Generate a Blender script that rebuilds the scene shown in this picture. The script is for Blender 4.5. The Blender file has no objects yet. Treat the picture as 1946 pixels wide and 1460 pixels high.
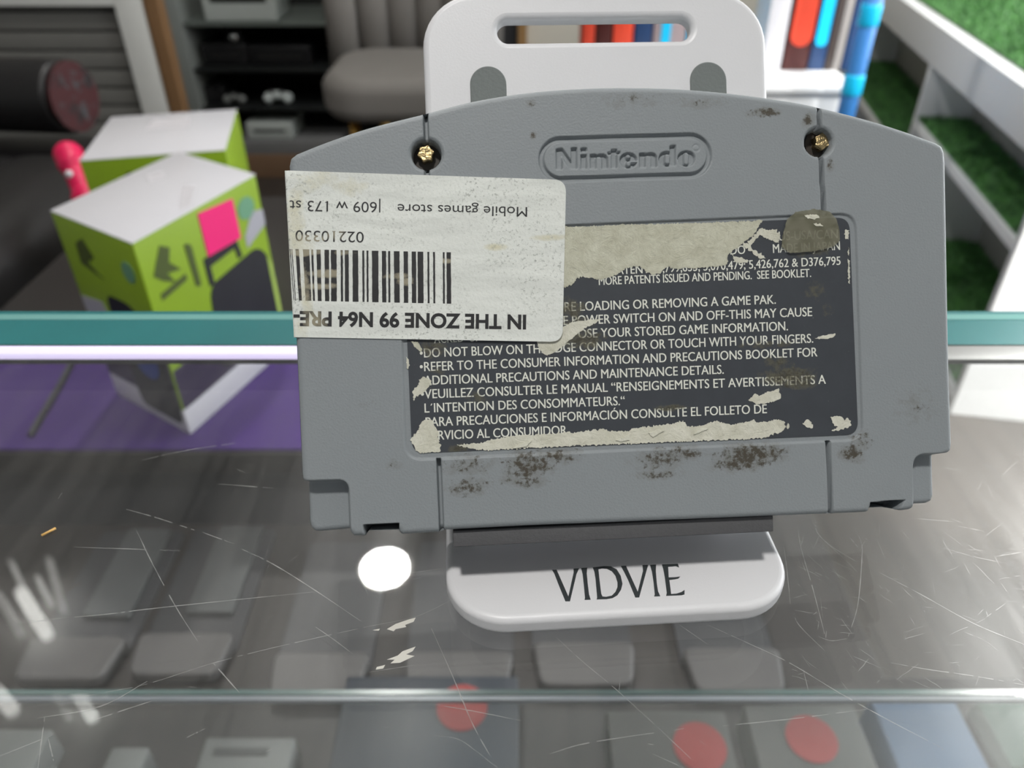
import bpy, bmesh, math, random
import numpy as np
from mathutils import Vector, Matrix
random.seed(7)
rng = np.random.default_rng(7)
R = math.radians
S = bpy.context.scene
COL = S.collection

# ------------------------------------------------------------------ camera, world, exposure
W, H, F = 1946.0, 1460.0, 1462.0
GLASS = 0.95                                  # height of the counter's glass top above the floor
CAM = Vector((0.0, 0.0, GLASS + 0.117))
TH = R(35.0)                                  # camera looks down by 35 degrees
FWD = Vector((0, math.cos(TH), -math.sin(TH)))
UP = Vector((0, math.sin(TH), math.cos(TH)))
RT = Vector((1, 0, 0))
cd = bpy.data.cameras.new('camera'); cam = bpy.data.objects.new('camera', cd); COL.objects.link(cam)
cam.location = CAM; cam.rotation_euler = (R(90.0) - TH, 0, 0)
cd.sensor_width = 36.0; cd.lens = 36.0 * F / W; cd.clip_start = 0.005; cd.clip_end = 50
cd.dof.use_dof = True; cd.dof.focus_distance = 0.1372; cd.dof.aperture_fstop = 20.0
S.camera = cam
wd = bpy.data.worlds.new('world'); S.world = wd; wd.use_nodes = True
wd.node_tree.nodes['Background'].inputs[0].default_value = (0.93, 0.97, 1.0, 1)
wd.node_tree.nodes['Background'].inputs[1].default_value = 0.24
S.view_settings.view_transform = 'Standard'; S.view_settings.look = 'None'
S.view_settings.exposure = 0.0; S.view_settings.gamma = 1.0
S.view_settings.use_curve_mapping = False

LAMP_POWER = 370.0          # emission of the ceiling downlights
WINDOW_POWER = 6.0         # daylight in the shop window

def ray(u, v):
    return FWD * F + RT * (u - W / 2) - UP * (v - H / 2)
def at_z(u, v, z):
    d = ray(u, v); return CAM + d * ((z - CAM.z) / d.z)
def at_y(u, v, Y):
    d = ray(u, v); return CAM + d * (Y / d.y)

# ------------------------------------------------------------------ materials
class NT:
    def __init__(s, name):
        s.m = bpy.data.materials.new(name); s.m.use_nodes = True
        s.t = s.m.node_tree; s.n = s.t.nodes; s.l = s.t.links
        s.b = s.n['Principled BSDF']; s.out = s.n['Material Output']
    def node(s, typ, **kw):
        n = s.n.new(typ)
        for k, v in kw.items():
            if k in n.inputs: n.inputs[k].default_value = v
            else: setattr(n, k, v)
        return n
    def put(s, sock, v):
        if hasattr(v, 'is_linked'): s.l.new(v, sock)
        else: sock.default_value = v
    def math(s, op, a, b=0.0, c=0.0, clamp=False):
        n = s.n.new('ShaderNodeMath'); n.operation = op; n.use_clamp = clamp
        for i, v in enumerate((a, b, c)): s.put(n.inputs[i], v)
        return n.outputs[0]
    def coord(s): return s.n.new('ShaderNodeTexCoord').outputs['Object']
    def noise(s, scale, detail=3.0, rough=0.5, co=None, dist=0.0):
        n = s.node('ShaderNodeTexNoise', Scale=scale, Detail=detail, Roughness=rough, Distortion=dist)
        s.l.new(co if co is not None else s.coord(), n.inputs['Vector'])
        return n.outputs['Fac']
    def ramp(s, f, a, b):
        n = s.n.new('ShaderNodeMapRange'); n.clamp = True
        s.put(n.inputs[0], f); n.inputs[1].default_value = a; n.inputs[2].default_value = b
        return n.outputs[0]
    def mix(s, fac, a, b):
        n = s.n.new('ShaderNodeMix'); n.data_type = 'RGBA'
        s.put(n.inputs[0], fac)
        for i, v in ((6, a), (7, b)):
            if isinstance(v, (tuple, list)): v = (*v[:3], 1.0)
            s.put(n.inputs[i], v)
        return n.outputs[2]
    def bump(s, h, strength=0.3, dist=0.001):
        n = s.node('ShaderNodeBump', Strength=strength, Distance=dist)
        s.l.new(h, n.inputs['Height']); s.l.new(n.outputs[0], s.b.inputs['Normal'])
    def base(s, c): s.put(s.b.inputs['Base Color'], (*c[:3], 1.0) if isinstance(c, (tuple, list)) else c)
    def set(s, **kw):
        for k, v in kw.items(): s.b.inputs[k.replace('_', ' ')].default_value = v
        return s

def srgb(r, g, b):
    f = lambda c: (c / 255) / 12.92 if c <= 10 else (((c / 255) + 0.055) / 1.055) ** 2.4
    return (f(r), f(g), f(b))

MATS = {}
def mat(name, col, rough=0.5, metal=0.0, var=0.08, scale=30.0, bump=0.0, bscale=200.0, spec=0.5):
    if name in MATS: return MATS[name]
    t = NT(name); t.set(Roughness=rough, Metallic=metal)
    t.b.inputs['Specular IOR Level'].default_value = spec
    n = t.noise(scale)
    t.base(t.mix(n, tuple(c * (1 - var) for c in col), tuple(min(1, c * (1 + var)) for c in col)))
    if bump: t.bump(t.noise(bscale, 4), bump, 0.002)
    MATS[name] = t.m
    return t.m
def emit(name, col, power):
    t = NT(name); t.base((0.8, 0.8, 0.8))
    t.b.inputs['Emission Color'].default_value = (*col, 1); t.b.inputs['Emission Strength'].default_value = power
    return t.m

# ------------------------------------------------------------------ object helpers
def tag(o, label, cat, group=None, kind=None):
    o['label'] = label; o['category'] = cat
    if group: o['group'] = group
    if kind: o['kind'] = kind
    return o
def link(name, me, m, parent=None, smooth=True, label=None):
    if smooth is not None:
        me.polygons.foreach_set('use_smooth', [bool(smooth)] * len(me.polygons))
    o = bpy.data.objects.new(name, me); COL.objects.link(o)
    if m is not None and not me.materials: me.materials.append(m)
    if parent is not None: o.parent = parent
    if label: o['label'] = label
    return o
def empty(name, loc=(0, 0, 0), rot=None):
    o = bpy.data.objects.new(name, None); COL.objects.link(o); o.empty_display_size = 0.02
    o.location = loc
    if rot is not None: o.rotation_euler = rot
    return o
def bm_obj(name, bm, m, parent=None, smooth=False, bevel=0.0, segs=3, label=None, autos=True):
    bmesh.ops.recalc_face_normals(bm, faces=bm.faces[:])
    me = bpy.data.meshes.new(name); bm.to_mesh(me); bm.free()
    o = link(name, me, m, parent, smooth or bevel > 0, label)
    if bevel > 0:
        md = o.modifiers.new('bevel', 'BEVEL'); md.width = bevel; md.segments = segs
        md.limit_method = 'ANGLE'; md.angle_limit = R(40)
        md.harden_normals = False
    return o
def add_box(bm, c, s, rot=None):
    g = bmesh.ops.create_cube(bm, size=1.0)['verts']
    M = Matrix.Translation(Vector(c)) @ (rot.to_4x4() if rot is not None else Matrix.Identity(4)) @ Matrix.Diagonal((*s, 1))
    bmesh.ops.transform(bm, matrix=M, verts=g); return g
def box(name, c, s, m, parent=None, bevel=0.0, rot=None, segs=3, label=None):
    bm = bmesh.new(); add_box(bm, c, s, rot)
    return bm_obj(name, bm, m, parent, False, bevel, segs, label)
def span(name, lo, hi, m, parent=None, bevel=0.0, segs=3, label=None):
    c = [(a + b) / 2 for a, b in zip(lo, hi)]; s = [abs(b - a) for a, b in zip(lo, hi)]
    return box(name, c, s, m, parent, bevel, None, segs, label)
def add_cyl(bm, p0, p1, r0, r1=None, n=24):
    p0, p1 = Vector(p0), Vector(p1); d = p1 - p0; r1 = r0 if r1 is None else r1
    g = bmesh.ops.create_cone(bm, cap_ends=True, segments=n, radius1=r0, radius2=r1, depth=d.length)['verts']
    M = Matrix.Translation((p0 + p1) / 2) @ d.to_track_quat('Z', 'Y').to_matrix().to_4x4()
    bmesh.ops.transform(bm, matrix=M, verts=g); return g
def cyl(name, p0, p1, r0, m, parent=None, r1=None, n=24, bevel=0.0, label=None):
    bm = bmesh.new(); add_cyl(bm, p0, p1, r0, r1, n)
    o = bm_obj(name, bm, m, parent, False, bevel, 3, label)
    if bevel == 0:
        for p in o.data.polygons: p.use_smooth = len(p.vertices) == 4
    return o

def ngon2d(loops, z0, z1, bevel=0.0, res=3):
    """mesh of a flat outline with holes, given thickness and rounded rims"""
    cu = bpy.data.curves.new('outline', 'CURVE'); cu.dimensions = '2D'; cu.fill_mode = 'BOTH'
    for lp in loops:
        s = cu.splines.new('POLY'); s.points.add(len(lp) - 1)
        for p, q in zip(s.points, lp): p.co = (q[0], q[1], 0, 1)
        s.use_cyclic_u = True
    cu.extrude = max((z1 - z0) / 2 - bevel, 0.0)
    if bevel > 0:
        cu.bevel_depth = bevel; cu.bevel_resolution = res; cu.offset = -bevel
    ob = bpy.data.objects.new('outline', cu); COL.objects.link(ob)
    dg = bpy.context.evaluated_depsgraph_get()
    me = bpy.data.meshes.new_from_object(ob.evaluated_get(dg))
    bpy.data.objects.remove(ob); bpy.data.curves.remove(cu)
    me.transform(Matrix.Translation((0, 0, (z0 + z1) / 2)))
    me.materials.clear()
    return me
def flat(name, loops, z0, z1, m, parent=None, bevel=0.0, res=3, label=None, smooth=None):
    me = ngon2d(loops, z0, z1, bevel, res)
    o = link(name, me, m, parent, None, label)
    if bevel > 0:
        for p in me.polygons: p.use_smooth = True
        md = o.modifiers.new('weighted_normal', 'WEIGHTED_NORMAL'); md.keep_sharp = True; md.weight = 100
    return o
def join(meshes):
    bm = bmesh.new()
    for me in meshes:
        bm.from_mesh(me); bpy.data.meshes.remove(me)
    out = bpy.data.meshes.new('joined'); bm.to_mesh(out); bm.free(); return out
def rrect(x0, y0, x1, y1, r, n=8):
    pts = []
    for cx, cy, a0 in ((x1 - r, y1 - r, 0), (x0 + r, y1 - r, 90), (x0 + r, y0 + r, 180), (x1 - r, y0 + r, 270)):
        for k in range(n + 1):
            a = R(a0 + 90 * k / n); pts.append((cx + r * math.cos(a), cy + r * math.sin(a)))
    return pts
def rpoly(pts, r, n=6):
    """round every corner of a polygon"""
    out = []; N = len(pts)
    rs = r if isinstance(r, (list, tuple)) else [r] * N
    for i in range(N):
        p = Vector(pts[i]); a = Vector(pts[i - 1]); b = Vector(pts[(i + 1) % N])
        da = (a - p); db = (b - p); ri = min(rs[i], da.length * 0.49, db.length * 0.49)
        if ri <= 0: out.append(tuple(p)); continue
        s = p + da.normalized() * ri; e = p + db.normalized() * ri
        for k in range(n + 1):
            t = k / n
            q = s * (1 - t) ** 2 + p * 2 * t * (1 - t) + e * t * t
            out.append((q.x, q.y))
    return out
def smooth_line(pts, n=8):
    P = [Vector(p) for p in pts]; P = [P[0] * 2 - P[1]] + P + [P[-1] * 2 - P[-2]]
    out = []
    for i in range(1, len(P) - 2):
        for k in range(n):
            t = k / n; a, b, c, d = P[i - 1], P[i], P[i + 1], P[i + 2]
            q = 0.5 * ((2 * b) + (c - a) * t + (2 * a - 5 * b + 4 * c - d) * t * t + (3 * b - a - 3 * c + d) * t ** 3)
            out.append((q.x, q.y))
    out.append((P[-2].x, P[-2].y)); return out

# text as outline loops, normalised: x from 0 to 1 over its width, y in units of cap height
_cap = {}
def text_mesh(body, bold=0.0):
    cu = bpy.data.curves.new('text', 'FONT'); cu.body = body; cu.fill_mode = 'FRONT'; cu.offset = bold; cu.resolution_u = 4
    ob = bpy.data.objects.new('text', cu); COL.objects.link(ob)
    dg = bpy.context.evaluated_depsgraph_get()
    me = bpy.data.meshes.new_from_object(ob.evaluated_get(dg))
    bpy.data.objects.remove(ob); bpy.data.curves.remove(cu); me.materials.clear()
    co = np.empty(len(me.vertices) * 3); me.vertices.foreach_get('co', co); co = co.reshape(-1, 3)
    return me, co
def cap_height(bold=0.0):
    if bold not in _cap:
        me, co = text_mesh('H', bold); _cap[bold] = co[:, 1].max(); bpy.data.meshes.remove(me)
    return _cap[bold]
def text_line(body, p0, p1, cap, z, updir=1.0, bold=0.0):
    """a line of print from p0 to p1 (ends of its baseline), capitals 'cap' tall"""
    me, co = text_mesh(body, bold)
    p0 = np.array(p0); p1 = np.array(p1); d = p1 - p0; L_ = np.linalg.norm(d); d /= L_
    nrm = np.array((-d[1], d[0]))
    x = (co[:, 0] - co[:, 0].min()) / (co[:, 0].max() - co[:, 0].min()) * L_
    y = co[:, 1] / cap_height(bold) * cap
    q = p0 + x[:, None] * d + y[:, None] * nrm
    me.vertices.foreach_set('co', np.column_stack((q, np.full(len(q), z))).ravel())
    return me

# ------------------------------------------------------------------ the game cartridge's frame
TAU, PHI = R(33.7), R(3.78)
e0 = Vector((1, 0, 0)); u0 = Vector((0, math.sin(TAU), math.cos(TAU)))
RZ = Matrix.Rotation(PHI, 3, 'Z')
EX, EY = RZ @ e0, RZ @ u0
EN = EX.cross(EY)
O = CAM + Vector((0.02192, 0.10313, -0.09005))
MC = Matrix.Identity(4)
for i, a in enumerate((EX, EY, EN)):
    for k in range(3): MC[k][i] = a[k]
for k in range(3): MC[k][3] = O[k]
def L(u, v, n=0.0):
    """point of the cartridge's back face (offset n along its normal) under a pixel, in its own coordinates"""
    d = ray(u, v); t = ((O + EN * n) - CAM).dot(EN) / d.dot(EN)
    p = CAM + d * t - O
    return (p.dot(EX), p.dot(EY))
def LL(pts, n=0.0): return [L(u, v, n) for u, v in pts]

# ---------------- signed distances on numpy grids
def sd_poly(X, Y, P):
    P = np.array(P); d = np.full(X.shape, 1e9); ins = np.zeros(X.shape, bool)
    for i in range(len(P)):
        a = P[i - 1]; b = P[i]; e = b - a; wx = X - a[0]; wy = Y - a[1]
        t = np.clip((wx * e[0] + wy * e[1]) / max(e @ e, 1e-18), 0, 1)
        d = np.minimum(d, (wx - t * e[0]) ** 2 + (wy - t * e[1]) ** 2)
        c = (a[1] > Y) != (b[1] > Y)
        with np.errstate(divide='ignore', invalid='ignore'):
            xi = a[0] + (Y - a[1]) / (e[1] if abs(e[1]) > 1e-15 else 1e-15) * e[0]
        ins ^= c & (X < xi)
    return np.where(ins, -1, 1) * np.sqrt(d)
def sd_seg(X, Y, a, b):
    a = np.array(a); e = np.array(b) - a; wx = X - a[0]; wy = Y - a[1]
    t = np.clip((wx * e[0] + wy * e[1]) / (e @ e), 0, 1)
    return np.hypot(wx - t * e[0], wy - t * e[1])
def sstep(d, w): 
    t = np.clip(0.5 - d / w, 0, 1); return t * t * (3 - 2 * t)

# stains: list of (u, v, ru, rv, strength)
def stain_fac(t, spots, scale, lo, hi, n=0.0, grow=1.0):
    co = t.coord()
    sep = t.n.new('ShaderNodeSeparateXYZ'); t.l.new(co, sep.inputs[0])
    nz = t.noise(scale, 6, 0.68, co)
    tot = None
    for (u, v, ru, rv, st) in spots:
        x, y = L(u, v, n); rx = ru * grow / 10700.0; ry = rv * grow / 10700.0
        dx = t.math('MULTIPLY', t.math('SUBTRACT', sep.outputs[0], x), 1 / rx)
        dy = t.math('MULTIPLY', t.math('SUBTRACT', sep.outputs[1], y), 1 / ry)
        d = t.math('ADD', t.math('MULTIPLY', dx, dx), t.math('MULTIPLY', dy, dy))
        m = t.math('MULTIPLY', t.math('SUBTRACT', 1.0, t.math('MULTIPLY', d, 0.6), clamp=True), st)
        tot = m if tot is None else t.math('MAXIMUM', tot, m)
    a = t.math('ADD', nz, t.math('MULTIPLY', t.math('SUBTRACT', tot, 1.0), 0.45))
    return t.ramp(a, lo, hi), tot

def cart_material():
    t = NT('grey_grained_plastic'); t.set(Roughness=0.5)
    t.b.inputs['Specular IOR Level'].default_value = 0.45
    spots = [(890, 885, 60, 26, .86), (890, 925, 46, 20, .98), (1005, 885, 55, 34, 1.05), (1060, 868, 45, 16, 1.02), (1000, 915, 50, 14, .95),
             (1255, 872, 58, 22, .98), (1300, 862, 40, 16, 1.0), (1250, 903, 50, 10, .95), (1430, 864, 72, 22, 1.15), (1405, 880, 60, 18, 1.1),
             (1618, 862, 26, 20, 1.1), (1640, 838, 26, 22, .9), (1452, 214, 34, 10, 1.12), (1536, 230, 14, 14, 1.1), (1577, 312, 8, 16, 1.0),
             (750, 885, 20, 10, .8), (1200, 190, 60, 16, .78), (1330, 195, 60, 12, .8), (1014, 258, 8, 8, 1.0), (1010, 196, 12, 8, .9), (1740, 770, 50, 40, .72), (700, 770, 20, 12, .6)]
    dark, _ = stain_fac(t, spots, 900, 0.42, 0.55, grow=1.22)
    soft, _ = stain_fac(t, spots, 500, 0.28, 0.60, grow=1.22)
    c = t.mix(t.noise(40, 2), (0.258, 0.282, 0.298), (0.278, 0.302, 0.316))
    c = t.mix(t.math('MULTIPLY', soft, 0.42), c, (0.13, 0.12, 0.085))
    c = t.mix(t.math('MULTIPLY', dark, 0.85), c, (0.045, 0.032, 0.014))
    t.base(c)
    t.bump(t.noise(2500, 2, 0.5), 0.32, 0.00018)
    return t.m
M_CART = cart_material()

# ================================================================== THE CARTRIDGE
cart = empty('game_cartridge'); cart.matrix_world = MC
tag(cart, 'grey plastic game cartridge with worn dark label, leaning back on the white stand', 'game cartridge')

top_arc = smooth_line([(562, 291), (620, 268), (700, 241), (806, 214), (900, 190), (1000, 174), (1100, 166), (1200, 164), (1300, 167), (1400, 176),
                       (1500, 190), (1560, 202), (1650, 225), (1720, 247), (1781, 269)], 6)
outline_px = ([(549, 340), (548, 314), (551, 300)] + top_arc + [(1793, 276), (1798, 288), (1800, 310), (1803, 480), (1807, 700), (1812, 845), (1810, 857), (1803, 863), (1795, 866)]
    + [(1796, 905), (1797, 948), (1793, 959), (1783, 964), (1740, 966), (1731, 970), (1716, 972), (1700, 969), (1682, 966), (1655, 967), (1653, 973), (1648, 975), (1577, 978), (1400, 985), (1200, 993), (1000, 1001), (845, 1009), (834, 1013), (764, 1017), (758, 1012), (757, 1009)]
    + [(700, 1011), (693, 1020), (672, 1020), (665, 1013), (600, 1019), (590, 1018), (583, 1011), (580, 1000), (578.5, 960), (578, 919), (574, 911), (572.5, 900), (566, 750), (561, 640), (553, 430)])
OUT = LL(outline_px)
def zz(x, y): return (1020 + x / 5.56, 240 + y / 5.56)
def ZP(*pts): return LL([zz(x, y) for x, y in pts])

def build_back_shell():
    st = 0.00015
    P = np.array(OUT); x0, y0 = P.min(0) - st; x1, y1 = P.max(0) + st
    xs = np.arange(x0, x1 + st, st); ys = np.arange(y0, y1 + st, st)
    X, Y = np.meshgrid(xs, ys); nx, ny = len(xs), len(ys)
    so = sd_poly(X, Y, OUT)
    # the rim rounds over towards the sides
    r = 0.0011; k = np.clip(r + so, 0, r)
    Z = -(r - np.sqrt(np.maximum(r * r - k * k, 0)))
    # label recess
    rec = rpoly(LL([(758, 441), (1626, 405), (1640, 836), (771, 875)]), 0.0030, 8)
    d = sd_poly(X, Y, rec); Z -= 0.00042 * sstep(d, 0.00032)
    # split lines
    inrec = d < 0
    g = np.minimum.reduce([sd_seg(X, Y, L(*a), L(*b)) for a, b in
        [((808, 205), (810, 262)), ((811, 320), (815, 440)), ((833, 868), (839, 1015)), ((1558, 190), (1557, 245)), ((1560, 300), (1566, 412)), ((1574, 836), (1579, 985))]])
    Z = np.where(inrec, Z, Z - 0.0022 * sstep(g - 0.00037, 0.00022))
    # screw wells
    for (u, v, rr) in ((810, 293, 27), (1556, 270, 26)):
        c = L(u, v); q = np.hypot(X - c[0], Y - c[1]); rr = rr / 10700
        Z -= 0.0032 * sstep(q - rr, 0.00025) + 0.0003 * sstep(q - rr - 0.00038, 0.0005)
    # corner steps at the foot
    nl = rpoly(LL([(540, 920), (658, 916), (664, 1060), (540, 1060)]), [0, .0016, 0, 0], 8)
    nr = rpoly(LL([(1740, 868), (1850, 864), (1850, 1000), (1741, 1000)]), [.0018, 0, 0, 0], 8)
    for q in (nl, nr):
        dd = sd_poly(X, Y, q); Z -= 0.0032 * sstep(dd - 0.0001, 0.0009)
    # latch slots
    slots = ([(691, 999), (757, 996), (757, 1030), (699, 1030), (693, 1012)], [(1655, 956), (1719, 951), (1713, 962), (1690, 990), (1655, 990)])
    for q in slots:
        dd = sd_poly(X, Y, LL(q)); Z -= 0.0045 * sstep(dd, 0.00024)
    # the foot rounds under
    # logo: raised lozenge ring with sunk letters
    ca, cb = L(*zz(257, 350)), L(*zz(1616, 308))
    s = sd_seg(X, Y, ca, cb)
    ro, ri = 232 / 5.56 / 10700, 181 / 5.56 / 10700
    ring = np.maximum(s - ro, ri - s)
    Z -= 0.00062 * sstep(ring, 0.00024)
    bx = (s < ri)
    iy, ix = np.where(bx); i0, i1, j0, j1 = iy.min(), iy.max() + 1, ix.min(), ix.max() + 1
    XX, YY = X[i0:i1, j0:j1], Y[i0:i1, j0:j1]
    def poly(*p): return sd_poly(XX, YY, ZP(*p))
    def ell(cx, cy, rx, ry):
        return poly(*[(cx + rx * math.copysign(abs(math.cos(a)) ** .92, math.cos(a)), cy + ry * math.copysign(abs(math.sin(a)) ** .92, math.sin(a))) for a in np.linspace(0, 2 * math.pi, 40, endpoint=False)])
    def rr(x0_, y0_, x1_, y1_, r_, sl=-0.026):
        cx = (x0_ + x1_) / 2
        return poly(*[(x, y + (x - cx) * sl) for x, y in rrect(x0_, y0_, x1_, y1_, r_, 5)])
    U = np.minimum; cut = lambda a, b: np.maximum(a, -b)
    npts = [(568, 302), (625, 300), (627, 313), (660, 297), (700, 295), (730, 309), (745, 335), (749, 440), (690, 441), (690, 347), (680, 325), (655, 318), (635, 325), (626, 345), (626, 443), (568, 445)]
    letters = poly((207, 240), (268, 236), (364, 372), (364, 233), (422, 231), (422, 445), (352, 447), (268, 315), (268, 450), (207, 452))
    letters = U(letters, poly((468, 233), (525, 231), (525, 268), (468, 270)))
    letters = U(letters, poly((468, 305), (525, 303), (525, 444), (468, 446)))
    letters = U(letters, poly(*npts))
    letters = U(letters, poly((755, 275), (790, 273), (790, 247), (845, 244), (845, 271), (880, 269), (880, 291), (845, 292), (845, 438), (790, 440), (790, 294), (755, 295)))
    ee = ell(968, 362, 88, 78)
    ee = cut(ee, rr(944, 298, 992, 346, 22)); ee = cut(ee, rr(944, 366, 996, 426, 24)); ee = cut(ee, poly((985, 366), (1070, 364), (1070, 386), (985, 388)))
    letters = U(letters, ee)
    letters = U(letters, poly(*[(x + 520, y - 14) for x, y in npts]))
    dd = cut(ell(1375, 345, 82, 77), rr(1352, 292, 1409, 404, 27)); dd = U(dd, poly((1409, 206), (1465, 203), (1465, 411), (1409, 413)))
    letters = U(letters, dd)
    letters = U(letters, cut(ell(1580, 342, 88, 79), rr(1552, 274, 1608, 410, 27)))
    lz = 0.00062 * sstep(letters - 0.00003, 0.00018)
    q = np.hypot(XX - ZP((1685, 228))[0][0], YY - ZP((1685, 228))[0][1])
    lz += 0.00012 * sstep(np.abs(q - 34 / 5.56 / 10700) - 0.0001, 0.0002)
    Z[i0:i1, j0:j1] -= lz
    # snap the rim vertices onto the outline
    gy, gx = np.gradient(so, st); gl = np.maximum(np.hypot(gx, gy), 1e-9)
    outv = so > 0
    X = np.where(outv, X - so * gx / gl, X); Y = np.where(outv, Y - so * gy / gl, Y)
    keep = so < st * 1.5
    qk = (so[:-1, :-1] < 0) | (so[1:, :-1] < 0) | (so[:-1, 1:] < 0) | (so[1:, 1:] < 0)
    qi, qj = np.where(qk)
    idx = np.full((ny, nx), -1); used = np.zeros((ny, nx), bool)
    for a, b in ((0, 0), (1, 0), (0, 1), (1, 1)): used[qi + a, qj + b] = True
    idx[used] = np.arange(used.sum())
    V = np.column_stack((X[used], Y[used], Z[used]))
    Fq = np.column_stack((idx[qi, qj], idx[qi, qj + 1], idx[qi + 1, qj + 1], idx[qi + 1, qj]))
    # side walls
    n0 = len(V); ring_ = np.array(OUT); N = len(ring_)
    zs = [-0.0010, -0.0085, -0.0090]; ins = [0, 0, 0.0]
    RX, RY = ring_[:, 0], ring_[:, 1]
    ztop = np.full(N, zs[0])
    for q in (nl, nr): ztop = np.where(sd_poly(RX, RY, q) < 0.00035, -0.0042, ztop)
    W_ = [np.column_stack((ring_, ztop))] + [np.column_stack((ring_, np.full(N, z))) for z in zs[1:]]
    V = np.vstack([V] + W_)
    quads = []
    for k in range(len(zs) - 1):
        a = n0 + k * N
        for i in range(N):
            j = (i + 1) % N; quads.append((a + i, a + j, a + N + j, a + N + i))
    Fq = np.vstack((Fq, np.array(quads)))
    me = bpy.data.meshes.new('back_shell')
    me.vertices.add(len(V)); me.vertices.foreach_set('co', V.ravel())
    me.loops.add(Fq.size); me.loops.foreach_set('vertex_index', Fq.ravel().astype(np.int32))
    me.polygons.add(len(Fq)); me.polygons.foreach_set('loop_start', np.arange(0, Fq.size, 4, dtype=np.int32))
    me.update(calc_edges=True); me.validate()
    return me
link('back_shell', build_back_shell(), M_CART, cart, True)
# the other half of the case, behind the seam
P_ = np.array(OUT); cx_, cy_ = P_.mean(0)
front = [(x, y) for x, y in OUT]
flat('front_shell', [front], -0.0178, -0.0092, M_CART, cart, 0.0011, 3)

# star-headed security screws
M_BRASS = mat('tarnished_brass', (0.55, 0.42, 0.22), 0.28, 1.0, 0.35, 2500, 0.3, 1500)
M_WELL = mat('dark_screw_well', (0.035, 0.028, 0.022), 0.45)
for (u, v, a0, so_) in ((810, 293, 12, 0), (1556, 270, 30, 0)):
    c = L(u, v + 3, -0.003)
    star = []
    for k in range(12):
        rr_ = 0.00165 if k % 2 == 0 else 0.00122
        a = R(a0 + 30 * k); star.append((c[0] + rr_ * math.cos(a), c[1] + rr_ * math.sin(a)))
    ring_shape = [(c[0] + 0.00255 * math.cos(a), c[1] + 0.00255 * math.sin(a)) for a in np.linspace(0, 2 * math.pi, 40, endpoint=False)]
    s_ = flat('screw', [rpoly(star, 0.0003, 3)], -0.0034, -0.0014, M_BRASS, cart, 0.00018, 3, label='brass star-headed screw')
    flat('screw_well', [ring_shape], -0.0040, -0.00305, M_WELL, s_, 0.0, label='dark sunken well round the screw')

# ---------------- the worn warning label
def label_material(name, base, var, spots, stain, dark, rough, nz=0.0, text=False):
    t = NT(name); t.set(Roughness=rough)
    a, tot = stain_fac(t, spots, 900, 0.36, 0.58)
    c = t.mix(t.noise(300, 4), tuple(x * (1 - var) for x in base), tuple(x * (1 + var) for x in base))
    c = t.mix(t.math('MULTIPLY', a, 0.85), c, stain)
    b, _ = stain_fac(t, spots, 1500, 0.50, 0.62)
    c = t.mix(t.math('MULTIPLY', b, 0.7), c, dark)
    if not text:
        fl = t.ramp(t.noise(2600, 2, 0.6), 0.74, 0.80)
        c = t.mix(t.math('MULTIPLY', fl, 0.35), c, (0.4, 0.4, 0.38))
    t.base(c); t.bump(t.noise(900, 3), 0.12, 0.0002)
    return t.m
lab_spots = [(1085, 590, 36, 30, 1.15), (1110, 645, 52, 26, 1.2), (1095, 615, 40, 20, 1.1), (1500, 716, 70, 24, 1.22), (1480, 690, 40, 18, 1.0), (1510, 728, 60, 16, 1.15),
             (820, 662, 34, 22, 1.1), (870, 855, 24, 14, 1.15), (1275, 776, 40, 8, 1.2), (1550, 552, 34, 26, 0.9), (1575, 590, 20, 20, .8), (905, 755, 36, 14, 1.0), (830, 706, 20, 10, .9),
             (1460, 655, 70, 10, .95), (1540, 478, 60, 14, 1.0)]
ZL = -0.00030
M_LABEL = label_material('dark_printed_label', (0.052, 0.058, 0.068), 0.12, lab_spots, (0.115, 0.108, 0.075), (0.045, 0.040, 0.026), 0.42)
M_PRINT = label_material('off_white_label_print', (0.80, 0.81, 0.73), 0.05, lab_spots, (0.20, 0.19, 0.12), (0.10, 0.09, 0.06), 0.5, text=True)
lab = flat('warning_label', [rpoly(LL([(765, 448), (1614, 413), (1631, 826), (783, 862)], ZL), 0.0024, 8)], ZL - 0.00012, ZL, M_LABEL, cart, label='dark slate warning label, torn and scuffed to white paper')
lines = [("US-USA/CAN", (1480, 457.5), (1592, 453), 17), ("MADE IN JAPAN", (1469, 481), (1596, 475), 16.5), ("DO", (1388, 484), (1416, 482.5), 16),
    ("PATENTS 4,799,635; 5,070,479; 5,426,762 & D376,795", (1163, 522), (1597, 503.5), 16), ("MORE PATENTS ISSUED AND PENDING.  SEE BOOKLET.", (1138, 542), (1541, 526.5), 15.5),
    ("RE LOADING OR REMOVING A GAME PAK.", (1073, 592), (1474, 577.5), 17), ("E POWER SWITCH ON AND OFF-THIS MAY CAUSE", (1071, 618), (1543, 601), 17),
    ("OSE YOUR STORED GAME INFORMATION.", (1099, 643), (1497, 628), 17), ("ACKED  UP", (825, 652.5), (912, 648.5), 16),
    ("•DO NOT BLOW ON THE EDGE CONNECTOR OR TOUCH WITH YOUR FINGERS.", (798, 680), (1545, 651.5), 17), ("•REFER TO THE CONSUMER INFORMATION AND PRECAUTIONS BOOKLET FOR", (798, 706), (1553, 677.5), 17),
    ("ADDITIONAL PRECAUTIONS AND MAINTENANCE DETAILS.", (806, 732), (1375, 710.5), 17), ("•VEUILLEZ CONSULTER LE MANUAL “RENSEIGNEMENTS ET AVERTISSEMENTS A", (800, 758), (1569, 729.5), 17),
    ("L´INTENTION DES CONSOMMATEURS.“", (807, 784.5), (1187, 770), 17), ("PARA PRECAUCIONES E INFORMACIÓN CONSULTE EL FOLLETO DE", (809, 811), (1457, 785.5), 17),
    ("RVICIO AL CONSUMIDOR", (833, 836), (1077, 826), 17)]
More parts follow.
